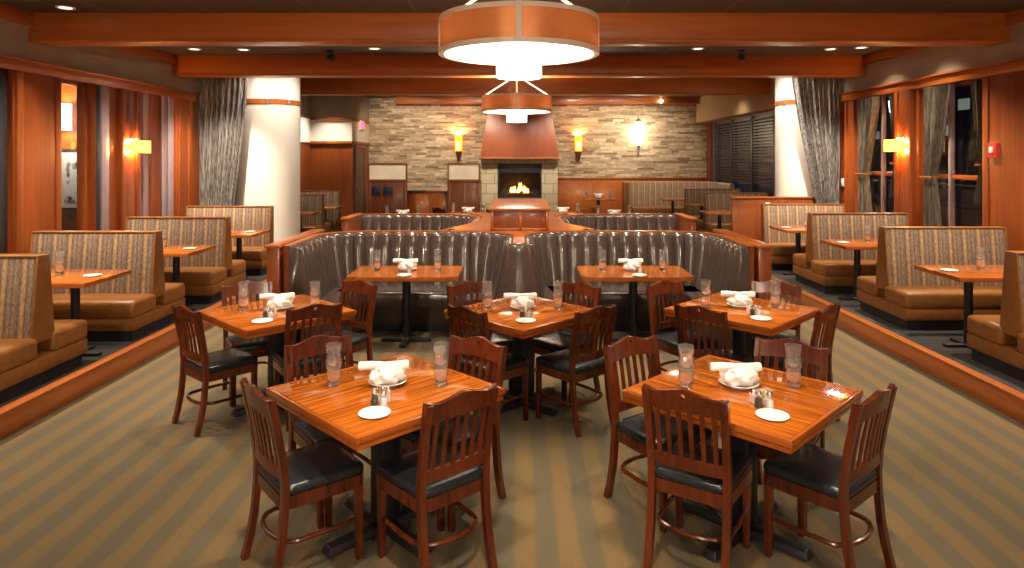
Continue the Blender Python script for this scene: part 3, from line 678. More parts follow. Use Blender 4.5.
# counter between the booths, with box on it
t = thing('divider_counter', 'wooden counter filling the gap between the four tufted banquettes', 'counter')
def poly_prism(bm, pts, z0, z1):
    a = [bm.verts.new((x, y, z0)) for x, y in pts]; b = [bm.verts.new((x, y, z1)) for x, y in pts]
    bm.faces.new(a[::-1]); bm.faces.new(b); n = len(pts)
    for i in range(n): bm.faces.new([a[i], a[(i + 1) % n], b[(i + 1) % n], b[i]])
dk = [(-.035, 7.3), (.035, 7.3), (.035, 7.72), (.09, 8.0), (.30, 8.30), (.80, 8.34), (.86, 8.5), (.56, 9.32), (.56, 10.2), (.8, 10.9), (-.8, 10.9), (-.56, 10.2), (-.56, 9.32), (-.86, 8.5), (-.80, 8.34), (-.30, 8.30), (-.09, 8.0), (-.035, 7.72)]
bm = B(); poly_prism(bm, dk, 1.05, 1.088); obj('counter_top', bm, 'trim_wood', t)
bm = B(); poly_prism(bm, [(x * .9, y + (.06 if y < 8 else 0)) for x, y in dk], 0, 1.04); obj('carcass', bm, 'wall_wood', t)
t = thing('wooden_box', 'paneled wooden box standing on the counter before the fireplace', 'box', (0, 0, 1.088))
bm = B(); box(bm, -.35, .37, 8.28, 10.25, 0, .245, .004); obj('body', bm, 'wall_wood', t)
bm = B(); box(bm, -.38, .40, 8.24, 10.28, .245, .275, .006); obj('lid', bm, 'trim_wood', t)
bm = B()
for x in (-.355, .0, .335): box(bm, x, x + .035, 8.268, 8.28, 0.0, .245, .003)
box(bm, -.35, .37, 8.268, 8.28, 0, .03, .003); obj('front_stile', bm, 'trim_wood', t)

# corner banquette, rear right
t = thing('corner_banquette', 'striped corner banquette along the wainscot and rear windows', 'banquette')
cp, ct = arc_path([(3.05, 19.2), (3.05, 19.62), (5.76, 19.62), (5.76, 17.78)], [.3, .8])
bm = B(); band(bm, cp, -.0, .13, .1, 1.28, 1, .05); obj('backrest', bm, 'stripe', t)
sp, st = arc_path([(3.25, 19.5), (5.64, 19.5), (5.64, 17.8)], .3)
bm = B(); band(bm, sp, 0, .55, .4, .56, 1, .05); obj('seat', bm, 'tan_leather', t)
bm = B(); band(bm, sp, 0, .52, .1, .4, 1); obj('seat_base', bm, 'tan_leather', t)
bm = B(); box(bm, 2.98, 3.14, 18.98, 19.24, .1, 1.285, .03); obj('end_panel', bm, 'tan_leather', t)

# ------------------------------------------------------------------ dining chair
def make_chair():
    t = thing('dining_chair', '', 'chair')
    # seat: rounded cushion, wider at the front
    bm = B(); ol = []
    for cx, cy, a0 in ((.155, .155, 0), (-.155, .155, 90), (-.14, -.155, 180), (.14, -.155, 270)):
        for q in range(7):
            a = math.radians(a0 + q * 15); ol.append((cx + .055 * math.cos(a), cy + .055 * math.sin(a)))
    lv = [(.97, .425), (1.0, .437), (1.0, .452), (.975, .464), (.90, .472), (.72, .478), (.4, .481)]
    rings = [[bm.verts.new((x * s, y * s, z)) for x, y in ol] for s, z in lv]
    for a, b in zip(rings, rings[1:]):
        for q in range(len(ol)): bm.faces.new([a[q], a[(q + 1) % len(ol)], b[(q + 1) % len(ol)], b[q]])
    bm.faces.new(rings[0][::-1]); bm.faces.new(rings[-1]); obj('seat', bm, 'black_vinyl', t, sharp=60)
    bm = B(); pts = [(x * .95, y * .95, .397) for x, y in ol]; sweep(bm, pts, rect(.022, .06), closed=True); obj('seat_frame', bm, 'chair_wood', t)
    for s in (-1, 1):
        bm = B(); taper_box(bm, (s * .178 - .015, s * .178 + .015, .163, .193), (s * .178 - .02, s * .178 + .02, .155, .195), 0, .425, .004); obj('leg', bm, 'chair_wood', t)
    yz = [(-.262, 0), (-.235, .1), (-.212, .22), (-.199, .36), (-.196, .46), (-.203, .56), (-.222, .68), (-.246, .80), (-.264, .885)]
    for s in (-1, 1):
        bm = B(); sweep(bm, [(s * (.184 + .012 * max(0, z - .45)), y, z) for y, z in yz], rect(.032, .036), up=Vector((1, 0, 0))); obj('leg', bm, 'chair_wood', t)
    def yb(z, x=0): # back plane with slight bow
        for (y0, z0), (y1, z1) in zip(yz, yz[1:]):
            if z <= z1: return y0 + (y1 - y0) * (z - z0) / (z1 - z0) - .018 * (1 - (x / .19) ** 2)
        return yz[-1][0] - (z - .885) * .15 - .018 * (1 - (x / .19) ** 2)
    # crest rail with hump, ears and finger hole
    def top(x):
        a = abs(x) / .205
        return .886 + .026 * math.exp(-(a / .36) ** 2) - .005 * math.exp(-((a - .70) / .16) ** 2) + .008 * max(0, (a - .8) / .2) ** 1.3
    def bot(x): return .795 + .018 * (abs(x) / .205) ** 2 * -1 + .008
    n = 28; xs = [-.205 + .41 * i / n for i in range(n + 1)]
    loop = [(x, bot(x)) for x in xs] + [(x, top(x)) for x in reversed(xs)]
    hole = [(.0135 * math.cos(2 * PI * q / 12), .878 + .0135 * math.sin(2 * PI * q / 12)) for q in range(12)]
    bm = B(); es = []
    for lp in (loop, hole):
        vs = [bm.verts.new((x, 0, z)) for x, z in lp]; es += [bm.edges.new((vs[i], vs[(i + 1) % len(vs)])) for i in range(len(vs))]
    bmesh.ops.triangle_fill(bm, edges=es, use_beauty=True)
    r = bmesh.ops.extrude_face_region(bm, geom=bm.faces[:])
    for v in r['geom']:
        if isinstance(v, bmesh.types.BMVert): v.co.y -= .026
    for v in bm.verts: v.co.y += yb(v.co.z, v.co.x) + .018
    obj('crest_rail', bm, 'chair_wood', t)
    bm = B(); sweep(bm, [(x, yb(.535, x), .535) for x in [-.175 + .035 * i for i in range(11)]], rect(.02, .055)); obj('back_rail', bm, 'chair_wood', t)
    for i in range(6):
        x = -.1375 + .055 * i; bm = B(); sweep(bm, [(x, yb(z, x), z) for z in (.54, .61, .68, .75, .82)], rect(.011, .022), up=Vector((1, 0, 0))); obj('slat', bm, 'chair_wood', t)
    bm = B(); hp = [(.178, .165, .20), (.182, 0, .20), (.175, -.12, .20)] + [(.17 * math.cos(math.radians(a)), -.13 - .085 * math.sin(math.radians(a)), .20) for a in range(15, 166, 15)] + [(-.175, -.12, .20), (-.182, 0, .20), (-.178, .165, .20)]
    tube(bm, hp, .012, 8); obj('stretcher', bm, 'chair_wood', t)
    return t
PC = Proto(make_chair)
def chair(x, y, ang, label, group): PC.put((x, y, 0), math.radians(ang - 90), label, group)
TABLES = {'front left table': (-.716, 3.57, 45), 'front right table': (1.19, 3.54, -45), 'middle left table': (-1.95, 5.37, 45), 'middle centre table': (.03, 5.38, 45), 'middle right table': (1.83, 5.45, -45)}
CH = {
 'front left table': [(-1.05, 3.34, 40, 'near-left'), (-.437, 3.31, 131, 'near-right'), (-1.05, 3.84, -50, 'far-left'), (-.40, 3.80, 234, 'far-right')],
 'front right table': [(.82, 3.80, -56, 'far-left'), (.92, 3.35, 57, 'near-left'), (1.50, 3.31, 130, 'near-right'), (1.46, 3.76, 232, 'far-right')],
 'middle left table': [(-2.28, 5.08, 50, 'near-left'), (-1.66, 5.17, 122, 'near-right'), (-2.24, 5.60, -58, 'far-left'), (-1.55, 5.65, 236, 'far-right')],
 'middle centre table': [(-.20, 5.05, 45, 'near-left'), (-.31, 5.60, -60, 'far-left'), (.40, 5.07, 130, 'near-right'), (.36, 5.60, 226, 'far-right')],
 'middle right table': [(1.51, 5.07, 46, 'near-left'), (1.42, 5.64, -58, 'far-left'), (2.10, 5.09, 136, 'near-right'), (2.14, 5.64, 240, 'far-right')],
}
for tn, lst in CH.items():
    for x, y, a, s in lst: chair(x, y, a, 'slat-back cherry wood chair with black seat on the %s side of the %s' % (s, tn), 'dining chairs round the square tables')
# ------------------------------------------------------------------ square tables
def make_table():
    t = thing('dining_table', '', 'table'); s = .455
    bm = B(); e = s - .022; box(bm, -e, e, -e, e, .73, .76, .001); tp = obj('tabletop', bm, 'table_wood', t)
    for q in range(4):
        bm = B(); box(bm, -s, s - .0225, e + .0004, s, .727, .7602, .003); bmesh.ops.transform(bm, matrix=Matrix.Rotation(PI, 4, 'Z') if q > 1 else Matrix.Identity(4), verts=bm.verts[:])
        o = obj('edge_band', bm, 'table_edge', tp); o.rotation_euler = (0, 0, (PI / 2) * (q % 2))
    bm = B(); box(bm, -s + .007, s - .007, -s + .007, s - .007, .698, .723, .004); obj('drop_leaf', bm, 'table_edge', t)
    bm = B(); box(bm, -.22, .22, -.22, .22, .675, .698, .003); obj('mounting_plate', bm, 'black_metal', t)
    bm = B(); box(bm, -.06, .06, -.06, .06, .06, .68, .012); pe = obj('pedestal', bm, 'black_metal', t)
    for q in range(4):
        bm = B(); R = Matrix.Rotation(q * PI / 2, 4, 'Z'); taper_box(bm, (.0, .36, -.045, .045), (.03, .345, -.03, .03), .012, .055, .008); lathe(bm, [(.028, 0), (.032, .006), (.028, .014)], 12, (.32, 0, 0))
        bmesh.ops.transform(bm, matrix=R, verts=bm.verts[:]); obj('foot', bm, 'black_metal', pe)
    return t
PT = Proto(make_table)
for tn, (x, y, a) in TABLES.items(): PT.put((x, y, 0), math.radians(a), 'square butcher-block dining table, the %s, set with stacked glasses' % tn, 'square dining tables')
# banquette tables
def make_btable():
    t = thing('banquette_table', '', 'table'); w, d, c = .585, .375, .13
    bm = B(); ol = [(-w, -d + .07), (-w + c, -d), (w - c, -d), (w, -d + .07), (w, d - .05), (w - .06, d), (-w + .06, d), (-w, d - .05)]; poly_prism(bm, ol, .715, .76); bmesh.ops.bevel(bm, geom=bm.edges[:], offset=.005, segments=2, affect='EDGES'); obj('tabletop', bm, 'booth_table', t)
    bm = B(); lathe(bm, [(.06, .03), (.045, .05), (.045, .69), (.13, .705), (.13, .716)], 18); obj('pedestal', bm, 'black_metal', t)
    bm = B(); box(bm, -.27, .27, -.035, .035, 0, .035, .008); box(bm, -.035, .035, -.27, .27, 0, .035, .008); obj('base', bm, 'black_metal', t)
    return t
PB = Proto(make_btable)
PB.put((-1.22, 7.22, 0), 0, 'oblong wood table in the left U-shaped banquette', 'banquette tables'); PB.put((1.24, 7.22, 0), 0, 'oblong wood table in the right U-shaped banquette', 'banquette tables')

# ------------------------------------------------------------------ tableware
def make_glass():
    bm = B(); seg = 40
    prof = [(.031, 0), (.032, .004), (.036, .04), (.0395, .075), (.0355, .080), (.0415, .112), (.043, .138), (.0412, .138), (.0395, .112), (.0335, .081), (.036, .073), (.0335, .042), (.029, .020), (.012, .016)]
    lathe(bm, prof, seg)
    for v in bm.verts:
        r_ = math.hypot(v.co.x, v.co.y)
        if r_ > .03 and .003 < v.co.z < .07: a_ = math.atan2(v.co.y, v.co.x); f_ = 1 + .03 * math.cos(10 * a_); v.co.x *= f_; v.co.y *= f_
    o = obj('tumbler', bm, 'glass', sharp=70); tag(o, '', 'glass'); return o
PG = Proto(make_glass)
def glass_stack(x, y, z, where, group='stacked water tumblers', n=2):
    for i in range(n): PG.put((x, y, z + .0005 + .087 * i), .3 * i, '%s clear tumbler %s' % (('lower', 'upper')[i], where), group)
def make_plate(name, r, h, cat):
    bm = B(); lathe(bm, [(r * .6, 0), (r * .62, .003), (r * .98, h), (r, h + .002), (r * .97, h + .004), (r * .6, .008), (.01, .007)], 32); o = obj(name, bm, 'china'); tag(o, '', cat); return o
PS = Proto(lambda: make_plate('saucer', .078, .008, 'plate')); PD = Proto(lambda: make_plate('serving_plate', .105, .022, 'plate'))
def make_mound():
    bm = B(); bmesh.ops.create_icosphere(bm, subdivisions=4, radius=1.0)
    for v in bm.verts:
        p = v.co.copy(); a = math.atan2(p.y, p.x); f = 1 + .16 * math.sin(6 * a + 3 * p.z) * (1 - p.z * p.z) + .20 * noise.noise(p * 2.6) + .09 * noise.noise(p * 7)
        v.co = Vector((p.x * .094 * f, p.y * .086 * f, max(p.z * .060 * f, -.026)))
    for v in bm.verts: v.co.z += .026
    o = obj('folded_napkin', bm, 'linen', sharp=70); tag(o, '', 'napkin'); return o
PM = Proto(make_mound)
def make_roll():
    bm = B(); rings = []; n = 20; m = 28
    for i in range(m + 1):
        x = -.135 + .27 * i / m; e = abs(2 * i / m - 1); ring = []
        for q in range(n):
            a = 2 * PI * q / n; r = .023 * (1 - .22 * (1 - e) ** 2 * .6) + .0025 * math.sin(3 * a + x * 25) + .003 * noise.noise(Vector((x * 30, math.cos(a) * 2, math.sin(a) * 2)))
            if i in (0, m): r *= .8
            ring.append(bm.verts.new((x, r * math.cos(a), .024 + r * math.sin(a))))
        rings.append(ring)
    for a, b in zip(rings, rings[1:]):
        for q in range(n): bm.faces.new([a[q], a[(q + 1) % n], b[(q + 1) % n], b[q]])
    for ring, dx in ((rings[0], .02), (rings[-1], -.02)):
        c = bm.verts.new(sum((v.co for v in ring), Vector()) / n + Vector((dx, 0, 0)))
        for q in range(n): bm.faces.new([ring[q], ring[(q + 1) % n], c])
    o = obj('rolled_napkin', bm, 'linen', sharp=70); tag(o, '', 'napkin'); return o
PR = Proto(make_roll)
def make_shaker(kind):
    t = thing(kind + '_shaker', '', 'shaker')
    bm = B(); lathe(bm, [(.019, 0), (.021, .004), (.0205, .03), (.017, .058), (.0145, .064)], 14); obj('glass_body', bm, 'pane', t)
    bm = B(); lathe(bm, [(.0175, .003), (.0185, .006), (.0178, .03), (.0155, .048)], 14); obj('filling', bm, kind, t)
    bm = B(); lathe(bm, [(.0155, .064), (.0165, .066), (.016, .076), (.010, .084), (.002, .086)], 14); obj('lid', bm, 'chrome', t); return t
PSa, PPe = Proto(lambda: make_shaker('salt')), Proto(lambda: make_shaker('pepper'))
def make_caddy():
    t = thing('sugar_caddy', '', 'caddy')
    bm = B(); box(bm, -.038, .038, -.025, .025, 0, .006, .002)
    for s in (-1, 1): box(bm, s * .038 - .002, s * .038 + .002, -.025, .025, .006, .048); 
    for s in (-1, 1): box(bm, -.036, .036, s * .025 - .002, s * .025 + .002, .006, .03)
    obj('holder', bm, 'china', t)
    for i in range(5):
        bm = B(); x = -.028 + i * .0135; taper_box(bm, (x - .003, x + .003, -.02, .02), (x + .003, x + .007, -.02, .02), .007, .066, .001); obj('sugar_packet', bm, ('salt', 'paper', 'linen', 'paper', 'linen')[i], t)
    return t
PCd = Proto(make_caddy)
def setting(x, y, z, tn, full=True, r=.28, rz=0.15, small=False):
    glass_stack(x - r, y + .04, z, 'left of the napkins on the ' + tn); glass_stack(x + r, y + .05, z, 'right of the napkins on the ' + tn)
    PD.put((x, y + .06, z + .0003), 0, 'white round plate under the napkins on the ' + tn, 'plates under napkins')
    PM.put((x, y + .06, z + .0265), rz + y, 'crumpled white napkin heaped on the plate on the ' + tn, 'heaped napkins')
    PR.put((x - .02, y + .05, z + .082), rz, 'rolled white napkin on top of the heap on the ' + tn, 'rolled napkins')
    if full:
        PPe.put((x - .005, y - .25, z + .0003), 0, 'pepper shaker with steel lid on the ' + tn, 'pepper shakers'); PSa.put((x + .045, y - .265, z + .0003), 0, 'white-filled salt shaker on the ' + tn, 'salt shakers')
        PCd.put((x + .02, y - .19, z + .0003), .2, 'little sugar packet holder behind the shakers on the ' + tn, 'sugar caddies')
        PS.put((x + .02, y - .365, z + .0003), 0, 'small white saucer at the near corner of the ' + tn, 'saucers')
for i, (tn, (x, y, a)) in enumerate(TABLES.items()): setting(x, y, .76, tn, True, .29, (.12, -.02, .2, .05, -.15)[i])
setting(-1.22, 7.22, .76, 'oblong left banquette table', False, .33, .02); setting(1.24, 7.22, .76, 'oblong right banquette table', False, .33, .05)
for x, tn in ((-1.22, 'oblong left banquette table'), (1.24, 'oblong right banquette table')):
    PS.put((x + .02, 6.95, .7603), 0, 'small white saucer at the front edge of the ' + tn, 'saucers'); PSa.put((x + .05, 7.07, .7603), 0, 'white-filled salt shaker on the ' + tn, 'salt shakers')
for i, (o, x, y, s, d) in enumerate(BT):
    PS.put((x + s * .61, y, .8603), 0, 'small white saucer on the booth table ' + d, 'saucers')
    glass_stack(x + s * .24, y + .08, .86, 'on the booth table ' + d)
    if s < 0: PR.put((x - .03, y - .10, .8605), .5, 'rolled white napkin on the booth table ' + d, 'rolled napkins'); PSa.put((x + .02, y + .02, .8603), 0, 'salt shaker on the booth table ' + d, 'salt shakers')

# ------------------------------------------------------------------ rear dining area
def far_table(x, y, z0, label):
    t = thing('rear_table', label, 'table', (x, y, z0), 0, 'rear dining tables')
    bx('tabletop', 'booth_table', t, -.42, .42, -.4, .4, .72, .76, bev=.005)
    bm = B(); lathe(bm, [(.05, .03), (.04, .05), (.04, .7), (.12, .715), (.12, .721)], 12); obj('pedestal', bm, 'black_metal', t)
    bx('base', 'black_metal', t, -.3, .3, -.04, .04, 0, .03, bev=.006); return t
FT = [(-1.13, 14.75, 0, 'rear table left of the wooden box'), (-2.45, 14.0, 0, 'rear table behind second-row left banquette'), (.98, 14.75, 0, 'rear table right of the wooden box'), (2.0, 14.0, 0, 'rear table behind second-row right banquette'), (2.2, 18.4, .10, 'rear table against the wood wainscot')]
for x, y, z0, tn in FT:
    far_table(x, y, z0, 'small ' + tn)
    z = z0 + .76
    PD.put((x, y, z + .0003), 0, 'white plate under napkins on the ' + tn, 'plates under napkins'); PM.put((x, y, z + .0265), x, 'crumpled white napkin on the ' + tn, 'heaped napkins'); PR.put((x, y, z + .082), .1, 'rolled white napkin on the ' + tn, 'rolled napkins')
    glass_stack(x - .33, y + .02, z, 'at the left of the ' + tn); glass_stack(x + .33, y + .02, z, 'at the right of the ' + tn)
for x, y, a, s in ((-1.55, 14.55, 45, 'dark slat-back chair at the left of the rear table left of the box'), (-.72, 14.5, 135, 'dark slat-back chair at the right of the rear table left of the box')):
    chair(x, y, a, s, 'rear dining chairs')
# curved lounge chair backs
def make_tub():
    t = thing('tub_chair', '', 'chair')
    bm = B(); rings = []
    pth = [(Vector((.3 * math.cos(math.radians(a)), .3 * math.sin(math.radians(a)))), a) for a in range(160, 381, 10)]
    prof = lambda a: .60 + .18 * math.sin(math.radians((a - 160) / 220 * 180))
    for p, a in pth:
        zt = prof(a); n = p.normalized(); rings.append([bm.verts.new((p.x + n.x * d, p.y + n.y * d, z)) for d, z in ((-.03, .40), (-.03, zt), (.03, zt), (.03, .40))])
    for a, b in zip(rings, rings[1:]):
        for q in range(4): bm.faces.new([a[q], a[(q + 1) % 4], b[(q + 1) % 4], b[q]])
    bm.faces.new(rings[0][::-1]); bm.faces.new(rings[-1]); obj('curved_back', bm, 'trim_wood', t)
    bm = B(); lathe(bm, [(.26, .38), (.285, .40), (.285, .44), (.25, .47), (.02, .475)], 24); obj('seat', bm, 'dark_leather', t)
    for a in (45, 135, 225, 315):
        bm = B(); x, y = .22 * math.cos(math.radians(a)), .22 * math.sin(math.radians(a)); taper_box(bm, (x - .015, x + .015, y - .015, y + .015), (x - .02, x + .02, y - .02, y + .02), 0, .4, .003); obj('leg', bm, 'chair_wood', t)
    return t
PTb = Proto(make_tub)
for x, y, a, l in ((-2.95, 13.3, 0, 'low curved wooden tub chair behind the second-row left banquette'), (2.85, 13.9, 0, 'low curved wooden tub chair behind the second-row right banquette'), (1.55, 16.2, 20, 'curved wooden tub chair in front of the wainscot table')):
    PTb.put((x, y, 0), math.radians(a), l, 'curved tub chairs')

# partitions with frosted glass
def partition(label, x0, x1, y, zg0=1.40, zg1=1.84, z0=.10):
    t = thing('glass_partition', label, 'partition', (0, y, 0), 0, 'rear partitions')
    bm = B(); box(bm, x0, x1, -.05, .05, z0, zg0 - .03, .004); box(bm, x0 - .02, x1 + .02, -.065, .065, zg0 - .06, zg0 - .02, .006)
    for q in (x0 + .05, (x0 + x1) / 2, x1 - .05): box(bm, q - .04, q + .04, -.062, -.05, z0, zg0 - .06, .003)
    obj('base_panel', bm, 'mid_wood', t)
    bm = B(); f = .04; box(bm, x0, x0 + f, -.03, .03, zg0 - .02, zg1); box(bm, x1 - f, x1, -.03, .03, zg0 - .02, zg1); box(bm, x0 + f, x1 - f, -.03, .03, zg1 - f, zg1); box(bm, x0 + f, x1 - f, -.03, .03, zg0 - .02, zg0 + .01); fr = obj('frame', bm, 'mid_wood', t)
    bx('frosted_pane', 'frost', fr, x0 + f, x1 - f, -.008, .008, zg0 + .01, zg1 - f); return t
p1 = partition('wood partition with frosted glass top left of the stone wall, by the door', -3.97, -2.94, 17.5)
partition('wood partition with frosted glass top just left of the fireplace', -1.88, -1.02, 17.5)
t = thing('sideboard', 'low wood sideboard with dark top between the two frosted partitions', 'cabinet', (0, 18.2, .10))
bx('body', 'wall_wood', t, -3.1, -1.75, -.2, .2, 0, .95, bev=.004); bx('counter_top', 'black_frame', t, -3.14, -2.5, -.23, .23, .95, .985, bev=.004); bx('counter_top', 'trim_wood', t, -2.49, -1.71, -.23, .23, .95, .985, bev=.004)
for x in (-3.05, -2.4): bx('door', 'trim_wood', t, x, x + .6, -.215, -.2, .05, .88, bev=.004)
for x in (-3.86, -3.55): bx('hanging_pad', 'navy', p1, x, x + .24, -.105, -.063, 1.02, 1.24, bev=.012)['label'] = 'dark blue square pad'

# fireplace
fp = thing('fireplace', 'limestone gas fireplace with tall tapered copper hood', 'fireplace', (0.02, 19.85, 0))
bm = B(); box(bm, -1.13, -.66, 0, .6, 0, 1.93, .004); box(bm, .66, 1.13, 0, .6, 0, 1.93, .004); box(bm, -.66, .66, 0, .6, 1.79, 1.93, .004); box(bm, -.66, .66, 0, .6, 0, .74, .004); obj('surround', bm, 'block', fp)
bm = B(); box(bm, -.66, .66, .5, .58, .74, 1.79); box(bm, -.66, -.64, .02, .5, .74, 1.79); box(bm, .64, .66, .02, .5, .74, 1.79); obj('firebox', bm, 'firebox', fp)
bm = B(); f = .05; box(bm, -.66, -.61, -.012, .02, .74, 1.79, .004); box(bm, .61, .66, -.012, .02, .74, 1.79, .004); box(bm, -.61, .61, -.012, .02, 1.52, 1.79, .004); box(bm, -.61, .61, -.012, .02, .74, .80, .004); obj('door_frame', bm, 'black_frame', fp)
bm = B(); taper_box(bm, (-1.16, 1.16, -.28, .6), (-.88, .88, -.05, .6), 1.98, 3.80, .006); hd = obj('hood', bm, 'hood', fp)
bm = B(); box(bm, -1.19, 1.19, -.31, .6, 1.93, 1.985, .008); obj('hood_band', bm, 'copper', hd)
for (x0, y0, z0, x1, y1, z1, r) in ((-.4, .2, .87, .4, .28, .9, .055), (-.3, .33, .90, .32, .2, 1.0, .05), (-.15, .25, 1.02, .25, .33, 1.05, .045)):
    bm = B(); tube(bm, [(x0, y0, z0), ((x0 + x1) / 2, (y0 + y1) / 2 + .02, (z0 + z1) / 2 + .01), (x1, y1, z1)], r, 10); obj('log', bm, 'log', fp)
bm = B()
for i in range(9): tube(bm, [(-.45 + i * .11, .12, .78), (-.45 + i * .11, .4, .78)], .01, 6)
box(bm, -.5, .5, .12, .14, .76, .86); obj('grate', bm, 'black_metal', fp)
random.seed(11)
for i in range(9):
    x = -.26 + i * .065 + random.uniform(-.02, .02); hgt = random.uniform(.14, .34) * (1 - abs(i - 4) * .08); bm = B()
    lathe(bm, [(.012, 0), (.035, hgt * .25), (.028, hgt * .5), (.014, hgt * .8), (.002, hgt)], 10, (x, .22 + random.uniform(-.04, .04), .92)); obj('flame', bm, 'flame', fp)

# ------------------------------------------------------------------ lamps
def make_pendant():
    t = thing('drum_pendant', '', 'lamp'); R = .6; z0, z1 = 2.776, 3.054
    for q in range(4):
        bm = B(); n = 14; rg = []
        for i in range(n + 1):
            a = math.radians(-90 + q * 90 + 2 + 86 * i / n); ca, sa = math.cos(a), math.sin(a)
            rg.append([bm.verts.new((r * ca, r * sa, z)) for r, z in ((R, z0 + .03), (R, z1 - .03), (R - .012, z1 - .03), (R - .012, z0 + .03))])
        for a, b in zip(rg, rg[1:]):
            for k_ in range(4): bm.faces.new([a[k_], a[(k_ + 1) % 4], b[(k_ + 1) % 4], b[k_]])
        bm.faces.new(rg[0][::-1]); bm.faces.new(rg[-1]); obj('shade_panel', bm, 'copper', t)
    for z in (z0, z1 - .035):
        bm = B(); lathe(bm, [(R + .006, z), (R + .006, z + .035), (R - .03, z + .035), (R - .03, z)], 56, cap=False); lathe(bm, [(R - .03, z), (R + .006, z)], 56, cap=False); obj('rim', bm, 'rim', t)
    for q in range(4):
        a = math.radians(-90 + 90 * q); ca, sa = math.cos(a), math.sin(a); tx, ty = -sa, ca
        bm = B(); vs = []
        bxm = Matrix.Rotation(a, 4, 'Z'); box(bm, R - .005, R + .012, -.022, .022, z0, z1, .003); bmesh.ops.transform(bm, matrix=bxm, verts=bm.verts[:]); obj('strap', bm, 'rim', t)
        bm = B(); tube(bm, [(R * .98 * ca, R * .98 * sa, z1 - .01), (.03 * ca, .03 * sa, 3.40)], .011, 8); obj('stay_rod', bm, 'rim', t)
        bm = B(); tube(bm, [((R - .02) * ca, (R - .02) * sa, z0 + .012), (.17 * ca, .17 * sa, z0 + .012)], .005, 6); lathe(bm, [(.002, -.016), (.014, -.01), (.014, .01), (.002, .016)], 8, (.2 * ca, .2 * sa, z0 + .012)); obj('cross_rod', bm, 'rim', t)
    bm = B(); lathe(bm, [(R - .03, z0 + .035), (R - .03, z0 + .05), (.01, z0 + .05), (.01, z0 + .035)], 56); obj('diffuser', bm, 'lamp_white', t)
    bm = B(); lathe(bm, [(.168, 2.605), (.172, 2.61), (.172, z0 + .034), (.01, z0 + .034)], 40); obj('glass_cylinder', bm, 'lamp_core', t)
    bm = B(); tube(bm, [(0, 0, 3.38), (0, 0, ZC)], .014, 8); lathe(bm, [(.02, 3.34), (.05, 3.36), (.05, 3.42), (.02, 3.44)], 16); lathe(bm, [(.07, ZC - .03), (.07, ZC)], 20); obj('stem', bm, 'rim', t)
    return t
PP = Proto(make_pendant)
for px_, py_ in ((0, 5.08), (0, -1.1), (-.04, 11.5)):
    for q in range(2): light('POINT', (px_ + .3 * (2 * q - 1), py_, 2.93), 42, (1, .80, .55), shadow_soft_size=.06)      # two point lights added in each open drum to brighten ceiling and beams
PP.put((0, 5.08, 0), 0, 'large copper drum pendant lamp nearest the camera', 'copper drum pendants')
PP.put((0, -1.1, 0), 0, 'copper drum pendant lamp added behind the camera, out of view', 'copper drum pendants')  # unseen pendant, added for light from behind the camera
PP.put((-.04, 11.5, 0), 0, 'smaller-looking copper drum pendant lamp hanging before the fireplace hood', 'copper drum pendants').scale = (1, 1, 1)
# wall sconces on side pilasters
def side_sconce(label, X, s, y, z):
    t = thing('wall_sconce', label, 'lamp', (X, y, z), 0, 'side wall sconces')
    bm = B(); n = 16; rg = []
    for i in range(n + 1):
        a = math.radians(-90 + 180 * i / n); rg.append([bm.verts.new((s * (.10 + r * math.cos(a)), r * math.sin(a) * .9, zz)) for r, zz in ((.17, -.09), (.17, .09), (.163, .09), (.163, -.09))])
    for a, b in zip(rg, rg[1:]):
        for q in range(4): bm.faces.new([a[q], a[(q + 1) % 4], b[(q + 1) % 4], b[q]])
    bm.faces.new(rg[0][::-1]); bm.faces.new(rg[-1]); obj('lamp_shade', bm, 'sconce_shade', t)
    bm = B(); lathe(bm, [(.045, 0), (.045, s * .012), (.02, s * .02), (.012, s * .10)], 16, (0, 0, .12), 'x'); tube(bm, [(s * .10, 0, .12), (s * .10, 0, -.02)], .01, 8); tube(bm, [(s * .10, -.15, 0), (s * .10, .15, 0)], .006, 6); obj('wall_mount', bm, 'chrome', t)
    bm = B(); lathe(bm, [(.004, -.05), (.028, -.02), (.03, .01), (.012, .04), (.010, .06)], 12, (s * .10, 0, 0)); obj('bulb', bm, 'amber_core', t)
    for dz in (-.07, .075): light('POINT', (X + s * .06, y, z + dz), 10, (1, .5, .16), shadow_soft_size=.02)
side_sconce('orange half-drum wall sconce on the left wall pilaster', XL + .05, 1, yl(128), 2.15)
side_sconce('orange half-drum wall sconce on the right wall pilaster', XR - .06, -1, yr(907), 2.17)
def stone_sconce(label, x):
    t = thing('torch_sconce', label, 'lamp', (x, YB - .14, 0), 0, 'torch sconces on the stone wall')
    bm = B(); lathe(bm, [(.105, 2.17), (.118, 2.66), (.112, 2.66), (.10, 2.18)], 20, cap=False); obj('glass_shade', bm, 'amber', t)
    bm = B(); lathe(bm, [(.02, 2.2), (.065, 2.26), (.065, 2.45), (.02, 2.52)], 14, (0, -.06, 0)); obj('bulb', bm, 'amber_core', t)
    bm = B(); lathe(bm, [(.02, 1.86), (.035, 1.88), (.095, 2.14), (.11, 2.18)], 20); box(bm, -.04, .04, .06, .12, 1.95, 2.15, .004); obj('holder', bm, 'dark_wood', t)
    light('POINT', (x, YB - .14, 2.60), 22, (1, .55, .2), shadow_soft_size=.03)
stone_sconce('amber torch sconce on the stone wall left of the fireplace', -1.85); stone_sconce('amber torch sconce on the stone wall right of the fireplace', 1.82)
t = thing('wall_lantern', 'bright white glass lantern on the stone wall far right of the fireplace', 'lamp', (3.64, YB - .26, 0))
bm = B(); lathe(bm, [(.05, 2.36), (.13, 2.44), (.155, 2.66), (.14, 2.95), (.07, 3.08)], 20); obj('glass_body', bm, 'lantern', t)
